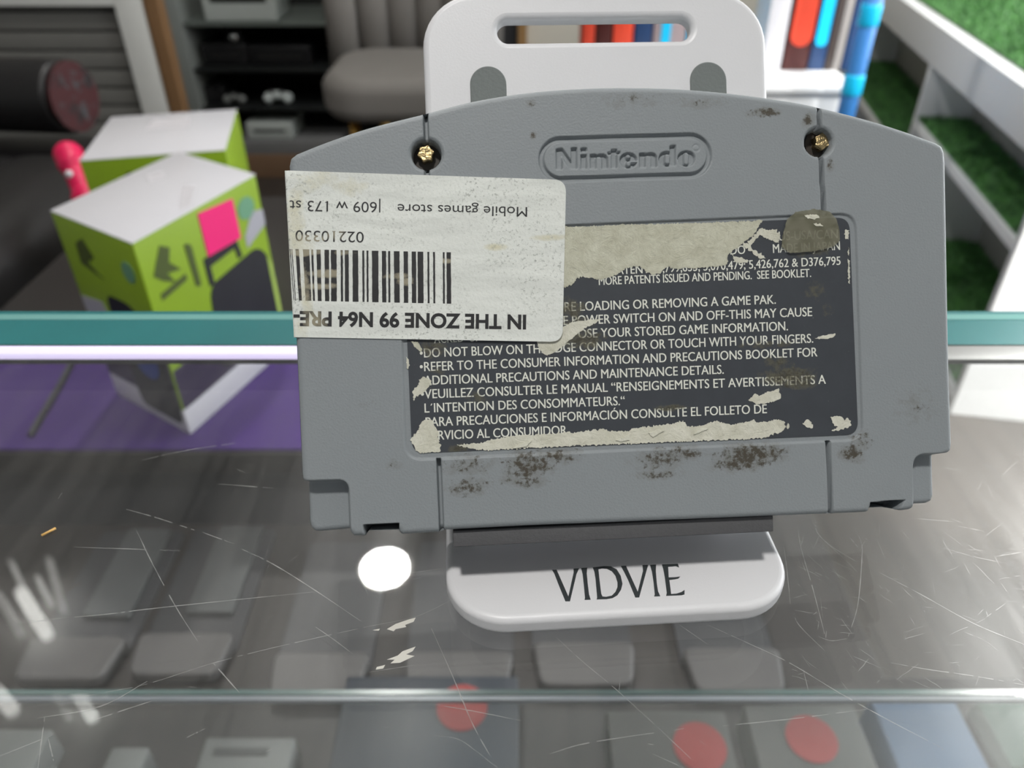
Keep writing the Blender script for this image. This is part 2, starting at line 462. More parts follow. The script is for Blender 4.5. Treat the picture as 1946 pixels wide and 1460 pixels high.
pm = [text_line(b, L(*p0, ZL), L(*p1, ZL), c / 10700, ZL + 0.00002) for b, p0, p1, c in lines]
pm += [text_line(b, L(p0[0] + .55, p0[1] - .1, ZL), L(p1[0] + .55, p1[1] - .1, ZL), c / 10700, ZL + 0.000024) for b, p0, p1, c in lines]
link('printed_text', join(pm), M_PRINT, lab, False)

def torn(pts, amp=1.6, step=2.2, n=ZL):
    """a torn-paper outline: the traced corners with ragged fibres between them"""
    out = []
    for i in range(len(pts)):
        a = Vector(pts[i]); b = Vector(pts[(i + 1) % len(pts)]); d = b - a; k = max(1, int(d.length / step)); nr = Vector((-d.y, d.x)).normalized() if d.length else Vector((0, 0))
        for q in range(k):
            j = random.uniform(-1, 1) * amp * (1.6 if random.random() < 0.15 else 0.8) if (q or random.random() < .5) else 0
            out.append(tuple(a + d * (q / k) + nr * j))
    return LL(out, n)
def paper_material(name, c0, c1):
    t = NT(name); t.set(Roughness=0.85); t.b.inputs['Specular IOR Level'].default_value = 0.2
    c = t.mix(t.ramp(t.noise(260, 5, 0.65), 0.3, 0.7), c0, c1)
    c = t.mix(t.math('MULTIPLY', t.ramp(t.noise(2200, 3), 0.55, 0.75), 0.3), c, tuple(x * 0.6 for x in c0))
    t.base(c); t.bump(t.noise(420, 6, 0.7, dist=1.5), 0.6, 0.0006)
    return t.m
M_TORN = paper_material('torn_label_paper', (0.50, 0.49, 0.38), (0.68, 0.68, 0.56))
M_TORN2 = paper_material('white_torn_paper', (0.62, 0.61, 0.50), (0.78, 0.77, 0.67))
torn_list = [
    ([(1040, 433), (1200, 427), (1330, 424), (1449, 419), (1442, 428), (1437, 440), (1425, 452), (1410, 463), (1398, 472), (1385, 483), (1382, 490), (1384, 497), (1377, 505), (1340, 508), (1318, 511), (1300, 508), (1290, 512), (1268, 507), (1255, 519), (1240, 522), (1228, 516), (1218, 508), (1205, 506), (1190, 510), (1176, 520), (1160, 527), (1140, 532), (1125, 529), (1110, 527), (1098, 528), (1092, 535), (1085, 543), (1072, 547), (1040, 548)], 1.6, 0),
    ([(1446, 434), (1460, 437), (1475, 437), (1482, 446), (1480, 462), (1470, 459), (1455, 452), (1444, 446), (1430, 462), (1424, 466), (1420, 460), (1436, 444)], 2.0, 1),
    ([(1412, 459), (1424, 465), (1432, 475), (1445, 483), (1455, 490), (1448, 492), (1435, 486), (1424, 476), (1410, 468)], 2.2, 1),
    ([(1388, 481), (1396, 488), (1410, 490), (1424, 496), (1420, 500), (1395, 497)], 2.0, 1),
    ([(1050, 626), (1069, 622), (1085, 613), (1105, 610), (1140, 606), (1134, 613), (1115, 622), (1100, 632), (1086, 645), (1075, 652), (1068, 660), (1050, 672), (1040, 676), (1030, 670), (1022, 658), (1020, 640)], 1.4, 1),
    ([(812, 797), (822, 800), (828, 812), (832, 820), (834, 835), (838, 848), (836, 859), (800, 861), (790, 857), (786, 845), (779, 836), (790, 825), (797, 812), (803, 802)], 1.8, 1),
    ([(868, 845), (880, 846), (895, 843), (910, 843), (925, 838), (940, 834), (955, 832), (975, 828), (1000, 827), (1030, 826), (1050, 824), (1078, 822), (1110, 821), (1118, 817), (1150, 816), (1160, 820), (1195, 820), (1205, 813), (1240, 811), (1265, 806), (1290, 803), (1298, 799), (1305, 810), (1325, 811), (1340, 807), (1360, 800), (1375, 804), (1395, 806), (1420, 802), (1430, 797), (1440, 803), (1460, 801), (1475, 797), (1490, 801), (1493, 812), (1485, 821), (1470, 824), (1453, 833), (1250, 841), (1080, 848), (960, 854), (910, 856), (885, 850)], 2.0, 1),
    ([(1422, 761), (1430, 753), (1435, 748), (1442, 753), (1450, 749), (1460, 744), (1470, 743), (1480, 738), (1483, 750), (1483, 758), (1470, 764), (1450, 767), (1438, 769), (1430, 763)], 1.2, 1),
    ([(1577, 792), (1595, 791), (1602, 795), (1604, 801), (1610, 794), (1617, 800), (1616, 811), (1600, 816), (1590, 820), (1580, 819), (1592, 812), (1583, 805)], 1.8, 1),
    ([(1525, 805), (1535, 797), (1541, 803), (1545, 810), (1543, 815), (1533, 813)], 1.6, 1),
    ([(798, 720), (806, 716), (818, 722), (820, 730), (812, 738), (808, 745), (800, 748), (796, 752), (790, 756), (786, 764), (784, 748), (786, 740), (793, 735)], 2.2, 1),
    ([(1607, 436), (1613, 438), (1612, 455), (1607, 455), (1604, 445)], 1.6, 1), ([(1611, 492), (1614, 496), (1615, 540), (1612, 538)], 1.2, 1), ([(1612, 470), (1614, 474), (1613, 486), (1611, 484)], 1.0, 1),
    ([(1548, 643), (1560, 639), (1588, 634), (1586, 640), (1566, 645)], 1.2, 1), ([(780, 648), (794, 650), (802, 664), (800, 670), (788, 660)], 1.0, 0),
    ([(772, 678), (777, 684), (779, 694), (775, 702), (773, 700)], 1.0, 1), ([(1494, 810), (1498, 804), (1500, 812), (1496, 816)], 1.0, 1)]
for pts, amp, w in torn_list:
    flat('torn_paper', [torn(pts, amp)], ZL - 0.00004, ZL + 0.00009, M_TORN2 if w else M_TORN, lab, label='ragged pale patch of torn label paper')
# folded flaps of lifted paper on the bottom strip and the big patch
M_FLAP = paper_material('lifted_paper_flap', (0.70, 0.69, 0.58), (0.78, 0.78, 0.68))
for pts in ([(1232, 823), (1250, 816), (1262, 818), (1240, 831)], [(1170, 837), (1195, 826), (1196, 836), (1180, 839)], [(985, 845), (1010, 838), (1000, 849), (975, 852)], [(1330, 812), (1345, 815), (1318, 826)]):
    flat('paper_flap', [torn(pts, .8)], ZL + 0.00008, ZL + 0.00028, M_FLAP, lab, label='lifted curl of pale paper')
# olive scrap of old tape over the corner
t = NT('olive_tape'); t.set(Roughness=0.4)
t.base(t.mix(t.ramp(t.noise(500, 5), .35, .65), (0.19, 0.185, 0.12), (0.30, 0.29, 0.21)))
t.b.inputs['Alpha'].default_value = 0.50; t.bump(t.noise(500, 4), .4, .0004)
flat('tape_scrap', [torn([(1486, 446), (1494, 418), (1510, 404), (1545, 398), (1574, 403), (1587, 417), (1593, 438), (1594, 458), (1580, 470), (1540, 479), (1500, 482), (1483, 470)], .8)], 0.0001, 0.00016, t.m, cart, label='see-through olive scrap of old tape')
for pts in ([(1528, 409), (1550, 408), (1556, 414), (1545, 418), (1534, 416)], [(1545, 425), (1560, 426), (1564, 430), (1550, 430)]):
    flat('tape_residue', [torn(pts, 1.2, 2.2, 0.0)], 0.00016, 0.00022, M_TORN2, cart, label='pale fleck of torn paper on the tape')

# ---------------- price sticker, printed upside down
ZS = 0.00022
def sticker_material():
    t = NT('speckled_sticker_paper'); t.set(Roughness=0.55); t.b.inputs['Specular IOR Level'].default_value = 0.3
    spots = [(565, 420, 22, 90, 1.0), (600, 345, 60, 26, .95), (650, 355, 50, 20, .8), (575, 470, 30, 40, .85), (585, 560, 14, 90, 1.05), (575, 625, 30, 30, .8), (940, 470, 36, 8, 1.1), (1045, 452, 40, 8, 1.1), (610, 525, 50, 8, .9), (700, 440, 40, 12, .7)]
    st, tot = stain_fac(t, spots, 140, 0.30, 0.60)
    c = t.mix(t.noise(120, 3), (0.76, 0.79, 0.745), (0.82, 0.84, 0.80))
    c = t.mix(t.math('MULTIPLY', st, 0.68), c, (0.62, 0.575, 0.36))
    sp = t.ramp(t.noise(2300, 3, 0.6), 0.56, 0.68); ar = t.ramp(t.noise(70, 3), 0.38, 0.62)
    c = t.mix(t.math('MULTIPLY', t.math('MULTIPLY', sp, ar), 0.75), c, (0.30, 0.32, 0.29))
    t.base(c)
    co = t.coord(); mp = t.n.new('ShaderNodeMapping'); mp.inputs['Scale'].default_value = (50, 170, 100); mp.inputs['Rotation'].default_value = (0, 0, R(-14)); t.l.new(co, mp.inputs[0])
    w = t.node('ShaderNodeTexNoise', Scale=1.0, Detail=2.0); t.l.new(mp.outputs[0], w.inputs['Vector'])
    h = t.math('ADD', w.outputs['Fac'], t.math('MULTIPLY', t.noise(1800, 2), 0.10))
    t.bump(h, 0.8, 0.0009)
    return t.m
M_STICK = sticker_material()
t = NT('worn_black_sticker_ink'); t.set(Roughness=0.5)
ws = [(620, 520, 40, 10, 1.2), (600, 545, 50, 8, 1.1), (755, 525, 30, 8, 1.1), (770, 535, 20, 10, 1.1), (845, 497, 20, 6, 1.1), (580, 560, 12, 60, 1.0), (580, 480, 40, 8, 1.0), (660, 480, 30, 8, .9), (600, 615, 24, 30, .95), (640, 445, 30, 14, .95), (585, 455, 40, 10, 1.1)]
a, _ = stain_fac(t, ws, 260, 0.30, 0.5)
t.base(t.mix(t.math('MULTIPLY', a, 0.75), t.mix(t.noise(900), (0.012, 0.012, 0.013), (0.03, 0.03, 0.032)), (0.42, 0.38, 0.27)))
M_INK = t.m
stq = LL([(544.5, 324), (1076, 342), (1069, 650), (562, 641)], ZS)
stk_out = rpoly(stq, [0.0002, 0.0022, 0.0022, 0.0001], 8)
stk = flat('price_sticker', [stk_out], ZS - 0.00012, ZS, M_STICK, cart, label='creased off-white price sticker stuck on upside down')
# the sticker's end folds round the cartridge's side
bm = bmesh.new(); a_, b_ = stq[0], stq[3]
rows = []
for k in range(7):
    an = R(90 * k / 6); off = 0.0004 * math.sin(an); dz = -0.0004 * (1 - math.cos(an)) - (0.004 if k == 6 else 0)
    rows.append([bm.verts.new((p[0] - off, p[1], ZS - 0.00002 + dz)) for p in (a_, b_)])
for k in range(6): bm.faces.new((rows[k][0], rows[k][1], rows[k + 1][1], rows[k + 1][0]))
bm_obj('folded_end', bm, M_STICK, stk, True)
def sz(x, y): return (540 + x / 3.604, 320 + y / 3.604)
zi = ZS + 0.00003
pm = [text_line("Mobile games store", L(*sz(1664, 268)), L(*sz(778, 247)), 18.0 / 10700, zi),
      text_line("|609 w 173 st", L(*sz(660, 234)), L(*sz(40, 222)), 19.0 / 10700, zi),
      text_line("02210330", L(*sz(547, 438)), L(*sz(80, 426)), 19.5 / 10700, zi),
      text_line("IN THE ZONE 99 N64 PRE-", L(*sz(1657, 1008)), L(*sz(66, 982)), 26.5 / 10700, zi, bold=0.034)]
link('printed_text', join(pm), M_INK, stk, False)
bm = bmesh.new()
for x0_, x1_ in [(38, 43), (50, 55), (77, 101), (128, 172), (185, 199), (221, 250), (276, 307), (320, 359), (387, 402), (415, 442), (468, 507), (535, 549), (564, 577), (601, 645), (669, 698), (712, 726), (752, 790), (818, 848), (873, 903), (914, 953), (981, 994), (1020, 1033), (1086, 1099), (1112, 1142)]:
    ft = lambda x: 553 + (x - 38) * 0.0205; fb = lambda x: 905 + (x - 38) * 0.0205
    sk = lambda x: 26 * max(0.0, 1 - (x - 38) / 260.0)
    q = [sz(x0_, ft(x0_)), sz(x1_, ft(x1_)), sz(x1_ + sk(x1_) + 2, fb(x1_)), sz(x0_ + sk(x0_) + 2, fb(x0_))]
    # slightly ragged printed edges
    nseg = 14; lf, rt = [], []
    for k in range(nseg + 1):
        s_ = k / nseg
        lf.append((q[0][0] * (1 - s_) + q[3][0] * s_ + random.uniform(-.25, .25), q[0][1] * (1 - s_) + q[3][1] * s_))
        rt.append((q[1][0] * (1 - s_) + q[2][0] * s_ + random.uniform(-.25, .25), q[1][1] * (1 - s_) + q[2][1] * s_))
    lv = [bm.verts.new((*L(*p, ZS), zi)) for p in lf]; rv = [bm.verts.new((*L(*p, ZS), zi)) for p in rt]
    for k in range(nseg): bm.faces.new((lv[k], lv[k + 1], rv[k + 1], rv[k]))
bm_obj('barcode', bm, M_INK, stk)
# the printed ones have feet
bm = bmesh.new()
for x_, y_ in ((291, 231), (341, 430)):
    bm.faces.new([bm.verts.new((*L(*sz(x_ + a, y_ + b), ZS), zi)) for a, b in ((-11, 0), (11, 0), (11, 5), (-11, 5))])
bm_obj('printed_serifs', bm, M_INK, stk)

# ================================================================== THE WHITE STAND
M_WHITE = mat('white_moulded_plastic', (0.76, 0.76, 0.78), 0.38, 0, 0.015, 60, 0.03, 2500)
M_RUB = mat('grey_rubber_pad', (0.165, 0.185, 0.18), 0.65, 0, 0.05, 300, 0.1, 1500)
M_DRUB = mat('dark_grey_foam_strip', (0.10, 0.10, 0.105), 0.75, 0, 0.06, 300, 0.1, 1500)
stand = empty('phone_stand', (0.02, 0.11, GLASS))
tag(stand, 'white plastic tilted phone stand with a slotted back, standing on the glass', 'phone stand')
def in_cart(o):
    o.parent = stand; o.matrix_parent_inverse = Matrix.Identity(4)
    o.matrix_basis = Matrix.Translation((-0.02, -0.11, -GLASS)) @ MC; return o
NB = -0.0183                                   # front of the back plate, just behind the cartridge
pl = [L(803, 60, NB), L(1458, 60, NB)]
xl, xr = L(804, 100, NB)[0], L(1457.5, 100, NB)[0]
ytop = L(1130, -16, NB)[1]
slot = [L(945, 57, NB), L(1314, 55, NB)]
yl, yr = L(945, 56.5, NB)[1], L(1314, 55, NB)[1]
hs = 0.00225
plate_loop = rrect(xl, -0.012, xr, ytop, 0.0105, 10)
slot_loop = rrect(slot[0][0], (yl + yr) / 2 - hs, slot[1][0], (yl + yr) / 2 + hs, hs * 0.98, 10)
in_cart(flat('back_plate', [plate_loop, slot_loop], NB - 0.0040, NB, M_WHITE, None, 0.0012, 4))
for (u0_, u1_, v_) in ((892, 961, 127), (1310, 1379, 119)):
    a = L(u0_, v_, NB); b = L(u1_, v_, NB)
    w_ = (b[0] - a[0]) / 2
    in_cart(flat('rubber_pad', [rrect(a[0], a[1] - 0.045, b[0], a[1], w_ * 0.98, 10)], NB - 0.0005, NB + 0.00025, M_RUB, None, 0.0002, 2, label='grey rubber pad with a rounded top'))
# ledge that carries the cartridge, foam strip on it
ybot = min(p[1] for p in OUT)
pf = L(860, 1020, 0.0012), L(1482, 1020, 0.0012)
yp = L(1170, 1001, 0.0012)[1]
yb = L(1170, 1031, 0.0012)[1]
ytp = min(yp, L(1170, 1004, 0)[1] - 0.0001)
stp = min(p[1] for p in OUT if pf[0][0] - .0005 < p[0] < pf[1][0] + .0005) - 0.0002
in_cart(span('ledge', (pf[0][0] + 0.003, stp - 0.0046, NB - 0.004), (pf[1][0] - 0.003, stp - 0.0026, -0.0135), M_WHITE, None, 0.0006))
in_cart(span('cushion_strip', (pf[0][0], stp - 0.0029, NB + 0.0005), (pf[1][0], stp, -0.0016), M_DRUB, None, 0.00018, label='dark foam strip under the cartridge'))
# base plate lying on the glass
base_top = GLASS + 0.0046
fl_, fr_ = at_z(950, 1172, base_top), at_z(1400, 1154, base_top)
M_B = RZ.to_4x4()
cen = (fl_ + fr_) / 2
Bx, By = RZ @ Vector((1, 0, 0)), RZ @ Vector((0, 1, 0))
def Bc(p): d = p - stand.location; return (d.dot(Bx), d.dot(By))
bl = Bc(at_z(847, 1075, base_top))[0]; br = Bc(at_z(1488, 1060, base_top))[0]; bf = Bc(cen)[1] - 0.0006
bb = bf + 0.055
def in_base(o):
    o.parent = stand; o.rotation_euler = (0, 0, PHI); return o
in_base(flat('base_plate', [rrect(bl, bf, br, bb, 0.0115, 12)], 0.0004, 0.0046, M_WHITE, None, 0.0013, 5))
in_base(span('hinge_block', (bl + 0.012, bb - 0.012, 0.004), (br - 0.012, bb - 0.002, 0.0105), M_WHITE, None, 0.001))
in_base(flat('foot_pad', [rrect(bl + 0.004, bf + 0.004, br - 0.004, bb - 0.004, 0.008, 6)], 0.0, 0.0005, M_DRUB, None))
def vz(x, y): return at_z(1030 + x / 6.487, 1050 + y / 6.487, base_top)
glyphs = [[[(122, 217), (180, 215), (325, 545), (390, 250), (388, 203), (458, 198), (425, 270), (345, 605), (288, 605), (200, 390), (150, 260)]],
    [[(482, 195), (557, 190), (552, 260), (565, 400), (580, 520), (600, 585), (525, 588), (530, 560), (515, 400), (500, 270)]],
    [[(625, 188), (760, 172), (850, 175), (920, 210), (970, 290), (992, 390), (975, 460), (930, 530), (870, 565), (800, 578), (673, 582), (680, 560), (660, 330), (645, 240)],
     [(695, 210), (740, 200), (800, 205), (860, 235), (905, 290), (930, 370), (930, 430), (905, 490), (860, 535), (790, 550), (745, 545), (730, 510), (710, 350)]],
    [[(972, 170), (1035, 167), (1180, 488), (1245, 230), (1238, 158), (1310, 156), (1285, 240), (1198, 557), (1150, 558), (1060, 340), (1010, 240)]],
    [[(1330, 156), (1407, 152), (1403, 230), (1415, 380), (1430, 480), (1458, 543), (1382, 545), (1390, 520), (1375, 370), (1355, 240)]],
    [[(1477, 150), (1675, 142), (1690, 188), (1650, 172), (1555, 180), (1562, 310), (1640, 308), (1705, 300), (1680, 325), (1630, 335), (1570, 342), (1592, 515), (1660, 510), (1720, 490), (1757, 465), (1757, 520), (1720, 530), (1530, 538), (1538, 500), (1515, 320), (1495, 210)]]]
ms = [ngon2d([[Bc(vz(x, y)) for x, y in lp] for lp in g], 0.00455, 0.00464) for g in glyphs]
in_base(link('printed_lettering', join(ms), mat('charcoal_print', (0.035, 0.042, 0.045), 0.5), None, False, 'charcoal lettering on the front lip'))

# ================================================================== THE GLASS COUNTER
def glass_material(name, tint, haze, dust):
    t = NT(name); t.n.remove(t.b)
    g = t.n.new('ShaderNodeNewGeometry')
    dt = t.n.new('ShaderNodeVectorMath'); dt.operation = 'DOT_PRODUCT'
    t.l.new(g.outputs['Normal'], dt.inputs[0]); t.l.new(g.outputs['Incoming'], dt.inputs[1])
    c = t.math('SUBTRACT', 1.0, t.math('ABSOLUTE', dt.outputs['Value']), clamp=True)
    fr = t.math('ADD', 0.042, t.math('MULTIPLY', t.math('POWER', c, 5.0), 0.95))
    tr = t.n.new('ShaderNodeBsdfTransparent'); tr.inputs[0].default_value = (*tint, 1)
    gl = t.n.new('ShaderNodeBsdfGlossy'); gl.inputs['Roughness'].default_value = 0.0
    m1 = t.n.new('ShaderNodeMixShader'); t.l.new(fr, m1.inputs[0]); t.l.new(tr.outputs[0], m1.inputs[1]); t.l.new(gl.outputs[0], m1.inputs[2])
    hz = t.n.new('ShaderNodeBsdfGlossy'); hz.inputs['Roughness'].default_value = 0.30
    co = t.coord(); mp = t.n.new('ShaderNodeMapping'); mp.inputs['Scale'].default_value = (90, 14, 1); mp.inputs['Rotation'].default_value = (0, 0, R(12)); t.l.new(co, mp.inputs[0])
    nz = t.node('ShaderNodeTexNoise', Scale=1.0, Detail=4.0, Roughness=0.6); t.l.new(mp.outputs[0], nz.inputs['Vector'])
    f = t.math('MULTIPLY', t.ramp(nz.outputs['Fac'], 0.30, 0.75), haze)
    m2 = t.n.new('ShaderNodeMixShader'); t.l.new(f, m2.inputs[0]); t.l.new(m1.outputs[0], m2.inputs[1]); t.l.new(hz.outputs[0], m2.inputs[2])
    df = t.n.new('ShaderNodeBsdfDiffuse'); df.inputs[0].default_value = (.8, .78, .74, 1)
    mp2 = t.n.new('ShaderNodeMapping'); mp2.inputs['Scale'].default_value = (110, 9, 1); mp2.inputs['Rotation'].default_value = (0, 0, R(24)); t.l.new(co, mp2.inputs[0])
    nz2 = t.node('ShaderNodeTexNoise', Scale=1.0, Detail=5.0, Roughness=0.62); t.l.new(mp2.outputs[0], nz2.inputs['Vector'])
    f2 = t.math('MULTIPLY', t.math('ADD', 0.06, t.ramp(nz2.outputs['Fac'], 0.36, 0.78)), dust)
    m3 = t.n.new('ShaderNodeMixShader'); t.l.new(f2, m3.inputs[0]); t.l.new(m2.outputs[0], m3.inputs[1]); t.l.new(df.outputs[0], m3.inputs[2])
    t.l.new(m3.outputs[0], t.out.inputs[0])
    return t.m
M_GLASS = glass_material('clear_counter_glass', (0.985, 0.995, 0.993), 0.014, 0.036)
M_SHELF = glass_material('clear_shelf_glass', (0.97, 0.99, 0.985), 0.006, 0.008)
M_TEAL = mat('teal_glass_edge', (0.026, 0.165, 0.172), 0.25, 0, 0.18, 25)
M_TEAL2 = mat('pale_teal_bevel', (0.16, 0.36, 0.34), 0.15, 0, 0.12, 30)
M_ALU = mat('brushed_aluminium', (0.25, 0.24, 0.235), 0.4, 0.0, 0.05, 60)
counter = empty('glass_display_counter', (0, 0, 0))
tag(counter, 'glass display counter with scratched clear top and thick teal far edge', 'display counter')
YE = at_z(973, 590, GLASS).y; YI = at_z(973, 655, GLASS).y
XW = 0.62
span('glass_top', (-XW, -0.30, GLASS - 0.008), (XW, YI, GLASS), M_GLASS, counter, label='clear scratched glass pane')
bm = bmesh.new()
sec = [(YI, GLASS), (YE - .0006, GLASS), (YE, GLASS - .0006), (YE, GLASS - .0074), (YE - .0006, GLASS - .008), (YE - .002, GLASS - .008), (YI + .0005, GLASS - .0008)]
sa = [bm.verts.new((-XW, y, z)) for y, z in sec]; sb_ = [bm.verts.new((XW, y, z)) for y, z in sec]
bm.faces.new(sa); bm.faces.new(sb_)
for k in range(len(sec)): bm.faces.new((sa[k], sa[(k + 1) % len(sec)], sb_[(k + 1) % len(sec)], sb_[k]))
edge = bm_obj('polished_edge', bm, M_TEAL, counter, label='teal bevelled edge of the glass pane')
y1_, y2_ = at_z(973, 608, GLASS).y, at_z(973, 598, GLASS).y
span('bevel_line', (-XW, y1_, GLASS - 0.0006), (XW, y2_, GLASS + 0.00012), M_TEAL2, edge, label='pale bevelled line along the edge')
# light strip below the far edge
zl = GLASS - 0.013
ya, yb_ = at_z(973, 675, zl).y, at_z(973, 655, zl).y
ch = span('light_channel', (-XW, ya - 0.0005, zl - 0.0032), (XW, yb_ + 0.006, zl - 0.0015), M_ALU, counter, 0.0004, label='aluminium channel under the far edge')
span('light_strip', (-XW, ya, zl - 0.0016), (-0.02, yb_, zl), emit('lilac_light_strip', (0.80, 0.68, 1.0), 1.05), ch, label='glowing lilac light strip')
# lower glass shelf, far edge seen through the top
zs_ = GLASS - 0.19
ysf = at_z(973, 1311, zs_).y; ysn = at_z(973, 1320, zs_).y
shelf = span('glass_shelf', (-XW, -0.30, zs_ - 0.006), (XW, ysn, zs_), M_SHELF, counter, label='lower clear glass shelf')
span('shelf_edge', (-XW, ysn, zs_ - 0.0012), (XW, ysf, zs_), mat('grey_teal_shelf_edge', (0.10, 0.16, 0.155), 0.2, 0, .2, 20), shelf, label='grey-teal far edge of the shelf')
ys0, ys1 = at_z(973, 1331, zs_ - .0066).y, at_z(973, 1320, zs_ - .0066).y
span('shelf_rail', (-XW, ys0, zs_ - 0.009), (XW, ys1, zs_ - 0.0066), mat('silver_shelf_rail', (0.40, 0.42, 0.48), 0.3, 0.0, .5, 14), shelf, label='silvery rail under the shelf edge')
M_FRAME = mat('dark_cabinet_laminate', (0.05, 0.05, 0.055), 0.5)
for sx in (-1, 1):
    span('side_panel', (sx * XW, -0.32, 0.0), (sx * (XW + 0.018), YE + 0.002, GLASS + 0.001), M_FRAME, counter, 0.001)
span('front_panel', (-XW, -0.32, 0.0), (XW, -0.305, GLASS - 0.009), M_FRAME, counter, 0.001)
# scratches in the top
def ribbon(bm, pts, w, z):
    P = [at_z(u, v, z) for u, v in pts]
    n = len(P); prev = None
    for i in range(n):
        a = P[max(i - 1, 0)]; b = P[min(i + 1, n - 1)]; d = (b - a); d.z = 0
        nr = Vector((-d.y, d.x, 0)).normalized() if d.length > 0 else Vector((1, 0, 0))
        ww = w * (0.35 + 0.65 * math.sin(math.pi * min(max(i / (n - 1), .06), .94))) * random.uniform(.35, 1.0)
        cur = (bm.verts.new(P[i] + nr * ww / 2), bm.verts.new(P[i] - nr * ww / 2))
        if prev and random.random() > 0.10: bm.faces.new((prev[0], prev[1], cur[1], cur[0]))
        prev = cur
t = NT('scratched_glass'); t.set(Roughness=0.35); t.base(t.mix(t.noise(500), (0.42, 0.42, 0.41), (0.62, 0.62, 0.60))); t.b.inputs['Alpha'].default_value = 0.42
M_SCR = t.m
bm = bmesh.new(); zt = GLASS + 0.00006
scr = [[(0, 1190), (100, 1177), (200, 1168), (280, 1158), (420, 1143), (600, 1125)], [(260, 1010), (290, 1072), (335, 1155), (375, 1218)], [(405, 1260), (455, 1317)], [(140, 1040), (343, 1047)],
    [(385, 1012), (445, 1034)], [(460, 1044), (520, 1073), (600, 1123), (695, 1187)], [(56, 1345), (190, 1318), (280, 1300), (400, 1262), (500, 1236), (600, 1213), (700, 1191), (790, 1172), (860, 1140)], [(68, 1366), (190, 1343), (280, 1295)],
    [(0, 1437), (113, 1392)], [(85, 1362), (72, 1460)], [(92, 1405), (102, 1447)], [(355, 1402), (390, 1385)], [(600, 1192), (640, 1220), (670, 1243)], [(820, 1195), (860, 1285), (900, 1380), (945, 1460)],
    [(1055, 1210), (1110, 1260), (1170, 1310), (1260, 1392)], [(830, 1340), (900, 1352), (990, 1370)], [(825, 1398), (870, 1405), (905, 1428), (945, 1460)], [(1045, 1433), (1120, 1412), (1300, 1385)], [(1240, 1433), (1300, 1460)], [(700, 1278), (790, 1264)],
    [(1514, 985), (1522, 1040), (1545, 1120), (1567, 1205)], [(1550, 990), (1552, 1010), (1575, 1035), (1624, 1066)], [(1620, 997), (1636, 1030), (1638, 1060), (1630, 1150), (1612, 1210)],
    [(1672, 1089), (1750, 1130), (1850, 1185), (1946, 1225)], [(1345, 1188), (1420, 1222), (1500, 1260), (1600, 1320), (1700, 1375), (1790, 1422)], [(1508, 1166), (1520, 1190), (1568, 1238)], [(1555, 1210), (1580, 1218), (1610, 1214)],
    [(1693, 1260), (1760, 1272), (1850, 1285), (1946, 1302)], [(1780, 1038), (1850, 1058), (1907, 1070)], [(1892, 1058), (1940, 1050)], [(1372, 1380), (1500, 1367), (1650, 1348)], [(1250, 1383), (1320, 1449)],
    [(270, 875), (330, 861), (380, 852), (465, 840)], [(240, 968), (300, 985), (370, 1008)], [(415, 920), (520, 928)], [(1489, 1035), (1495, 1080), (1502, 1148)], [(1806, 985), (1830, 995)], [(1615, 1022), (1630, 1040)],
    [(700, 1100), (760, 1092), (838, 1081)], [(676, 1085), (700, 1130)], [(1820, 1000), (1870, 1010)], [(1730, 985), (1790, 990), (1812, 992)], [(720, 1115), (800, 1098)], [(1290, 1187), (1345, 1225)], [(180, 1368), (290, 1332)]]
for s_ in scr:
    sm = smooth_line(s_, 10) if len(s_) > 2 else [(s_[0][0] + (s_[1][0] - s_[0][0]) * k / 10, s_[0][1] + (s_[1][1] - s_[0][1]) * k / 10) for k in range(11)]
    ribbon(bm, sm, random.uniform(0.00014, 0.00026), zt)
for k in range(230):
    right = random.random() < 0.80
    u_ = random.uniform(1500, 1946) if right else random.uniform(0, 1946); v_ = random.uniform(880, 1300) if right else random.uniform(860, 1455)
    an = random.gauss(R(30) if right else R(-10), 0.6); ln = abs(random.gauss(0, 1)) * (24 if right else 12) + 4
    ribbon(bm, [(u_ + math.cos(an) * ln * q / 4, v_ + math.sin(an) * ln * q / 4 + random.uniform(-1, 1)) for q in range(5)], random.uniform(0.00006, 0.00014), zt)
sc = bm_obj('scratches', bm, M_SCR, counter, label='fine white scratches across the glass'); sc['kind'] = 'stuff'
bm = bmesh.new()
for pts in ([(735, 1196), (752, 1186), (775, 1178), (790, 1174), (786, 1182), (770, 1188), (772, 1192), (752, 1196), (748, 1200)], [(756, 1246), (765, 1238), (790, 1229), (784, 1238), (772, 1244), (788, 1247), (760, 1260), (742, 1261), (750, 1254), (735, 1254)], [(716, 1268), (732, 1264), (728, 1271), (714, 1273)], [(708, 1198), (722, 1195), (720, 1199)]):
    bm.faces.new([bm.verts.new(at_z(u, v, zt)) for u, v in pts])
bm_obj('painted_glints', bm, mat('pale_painted_glint', (0.72, 0.70, 0.64), 0.4), counter, label='pale jagged lamp reflections painted on the glass')  # broken reflections of the ceiling lamp, painted as pale patches
# a wisp of gold fibre lying on the glass
a, b = at_z(79, 1018, GLASS + .0004), at_z(106, 1004, GLASS + .0004)
tag(cyl('fibre_scrap', a, b, 0.00025, mat('gold_fibre', (0.75, 0.45, 0.14), 0.4), n=8), 'tiny gold fibre lying on the glass top', 'fibre')

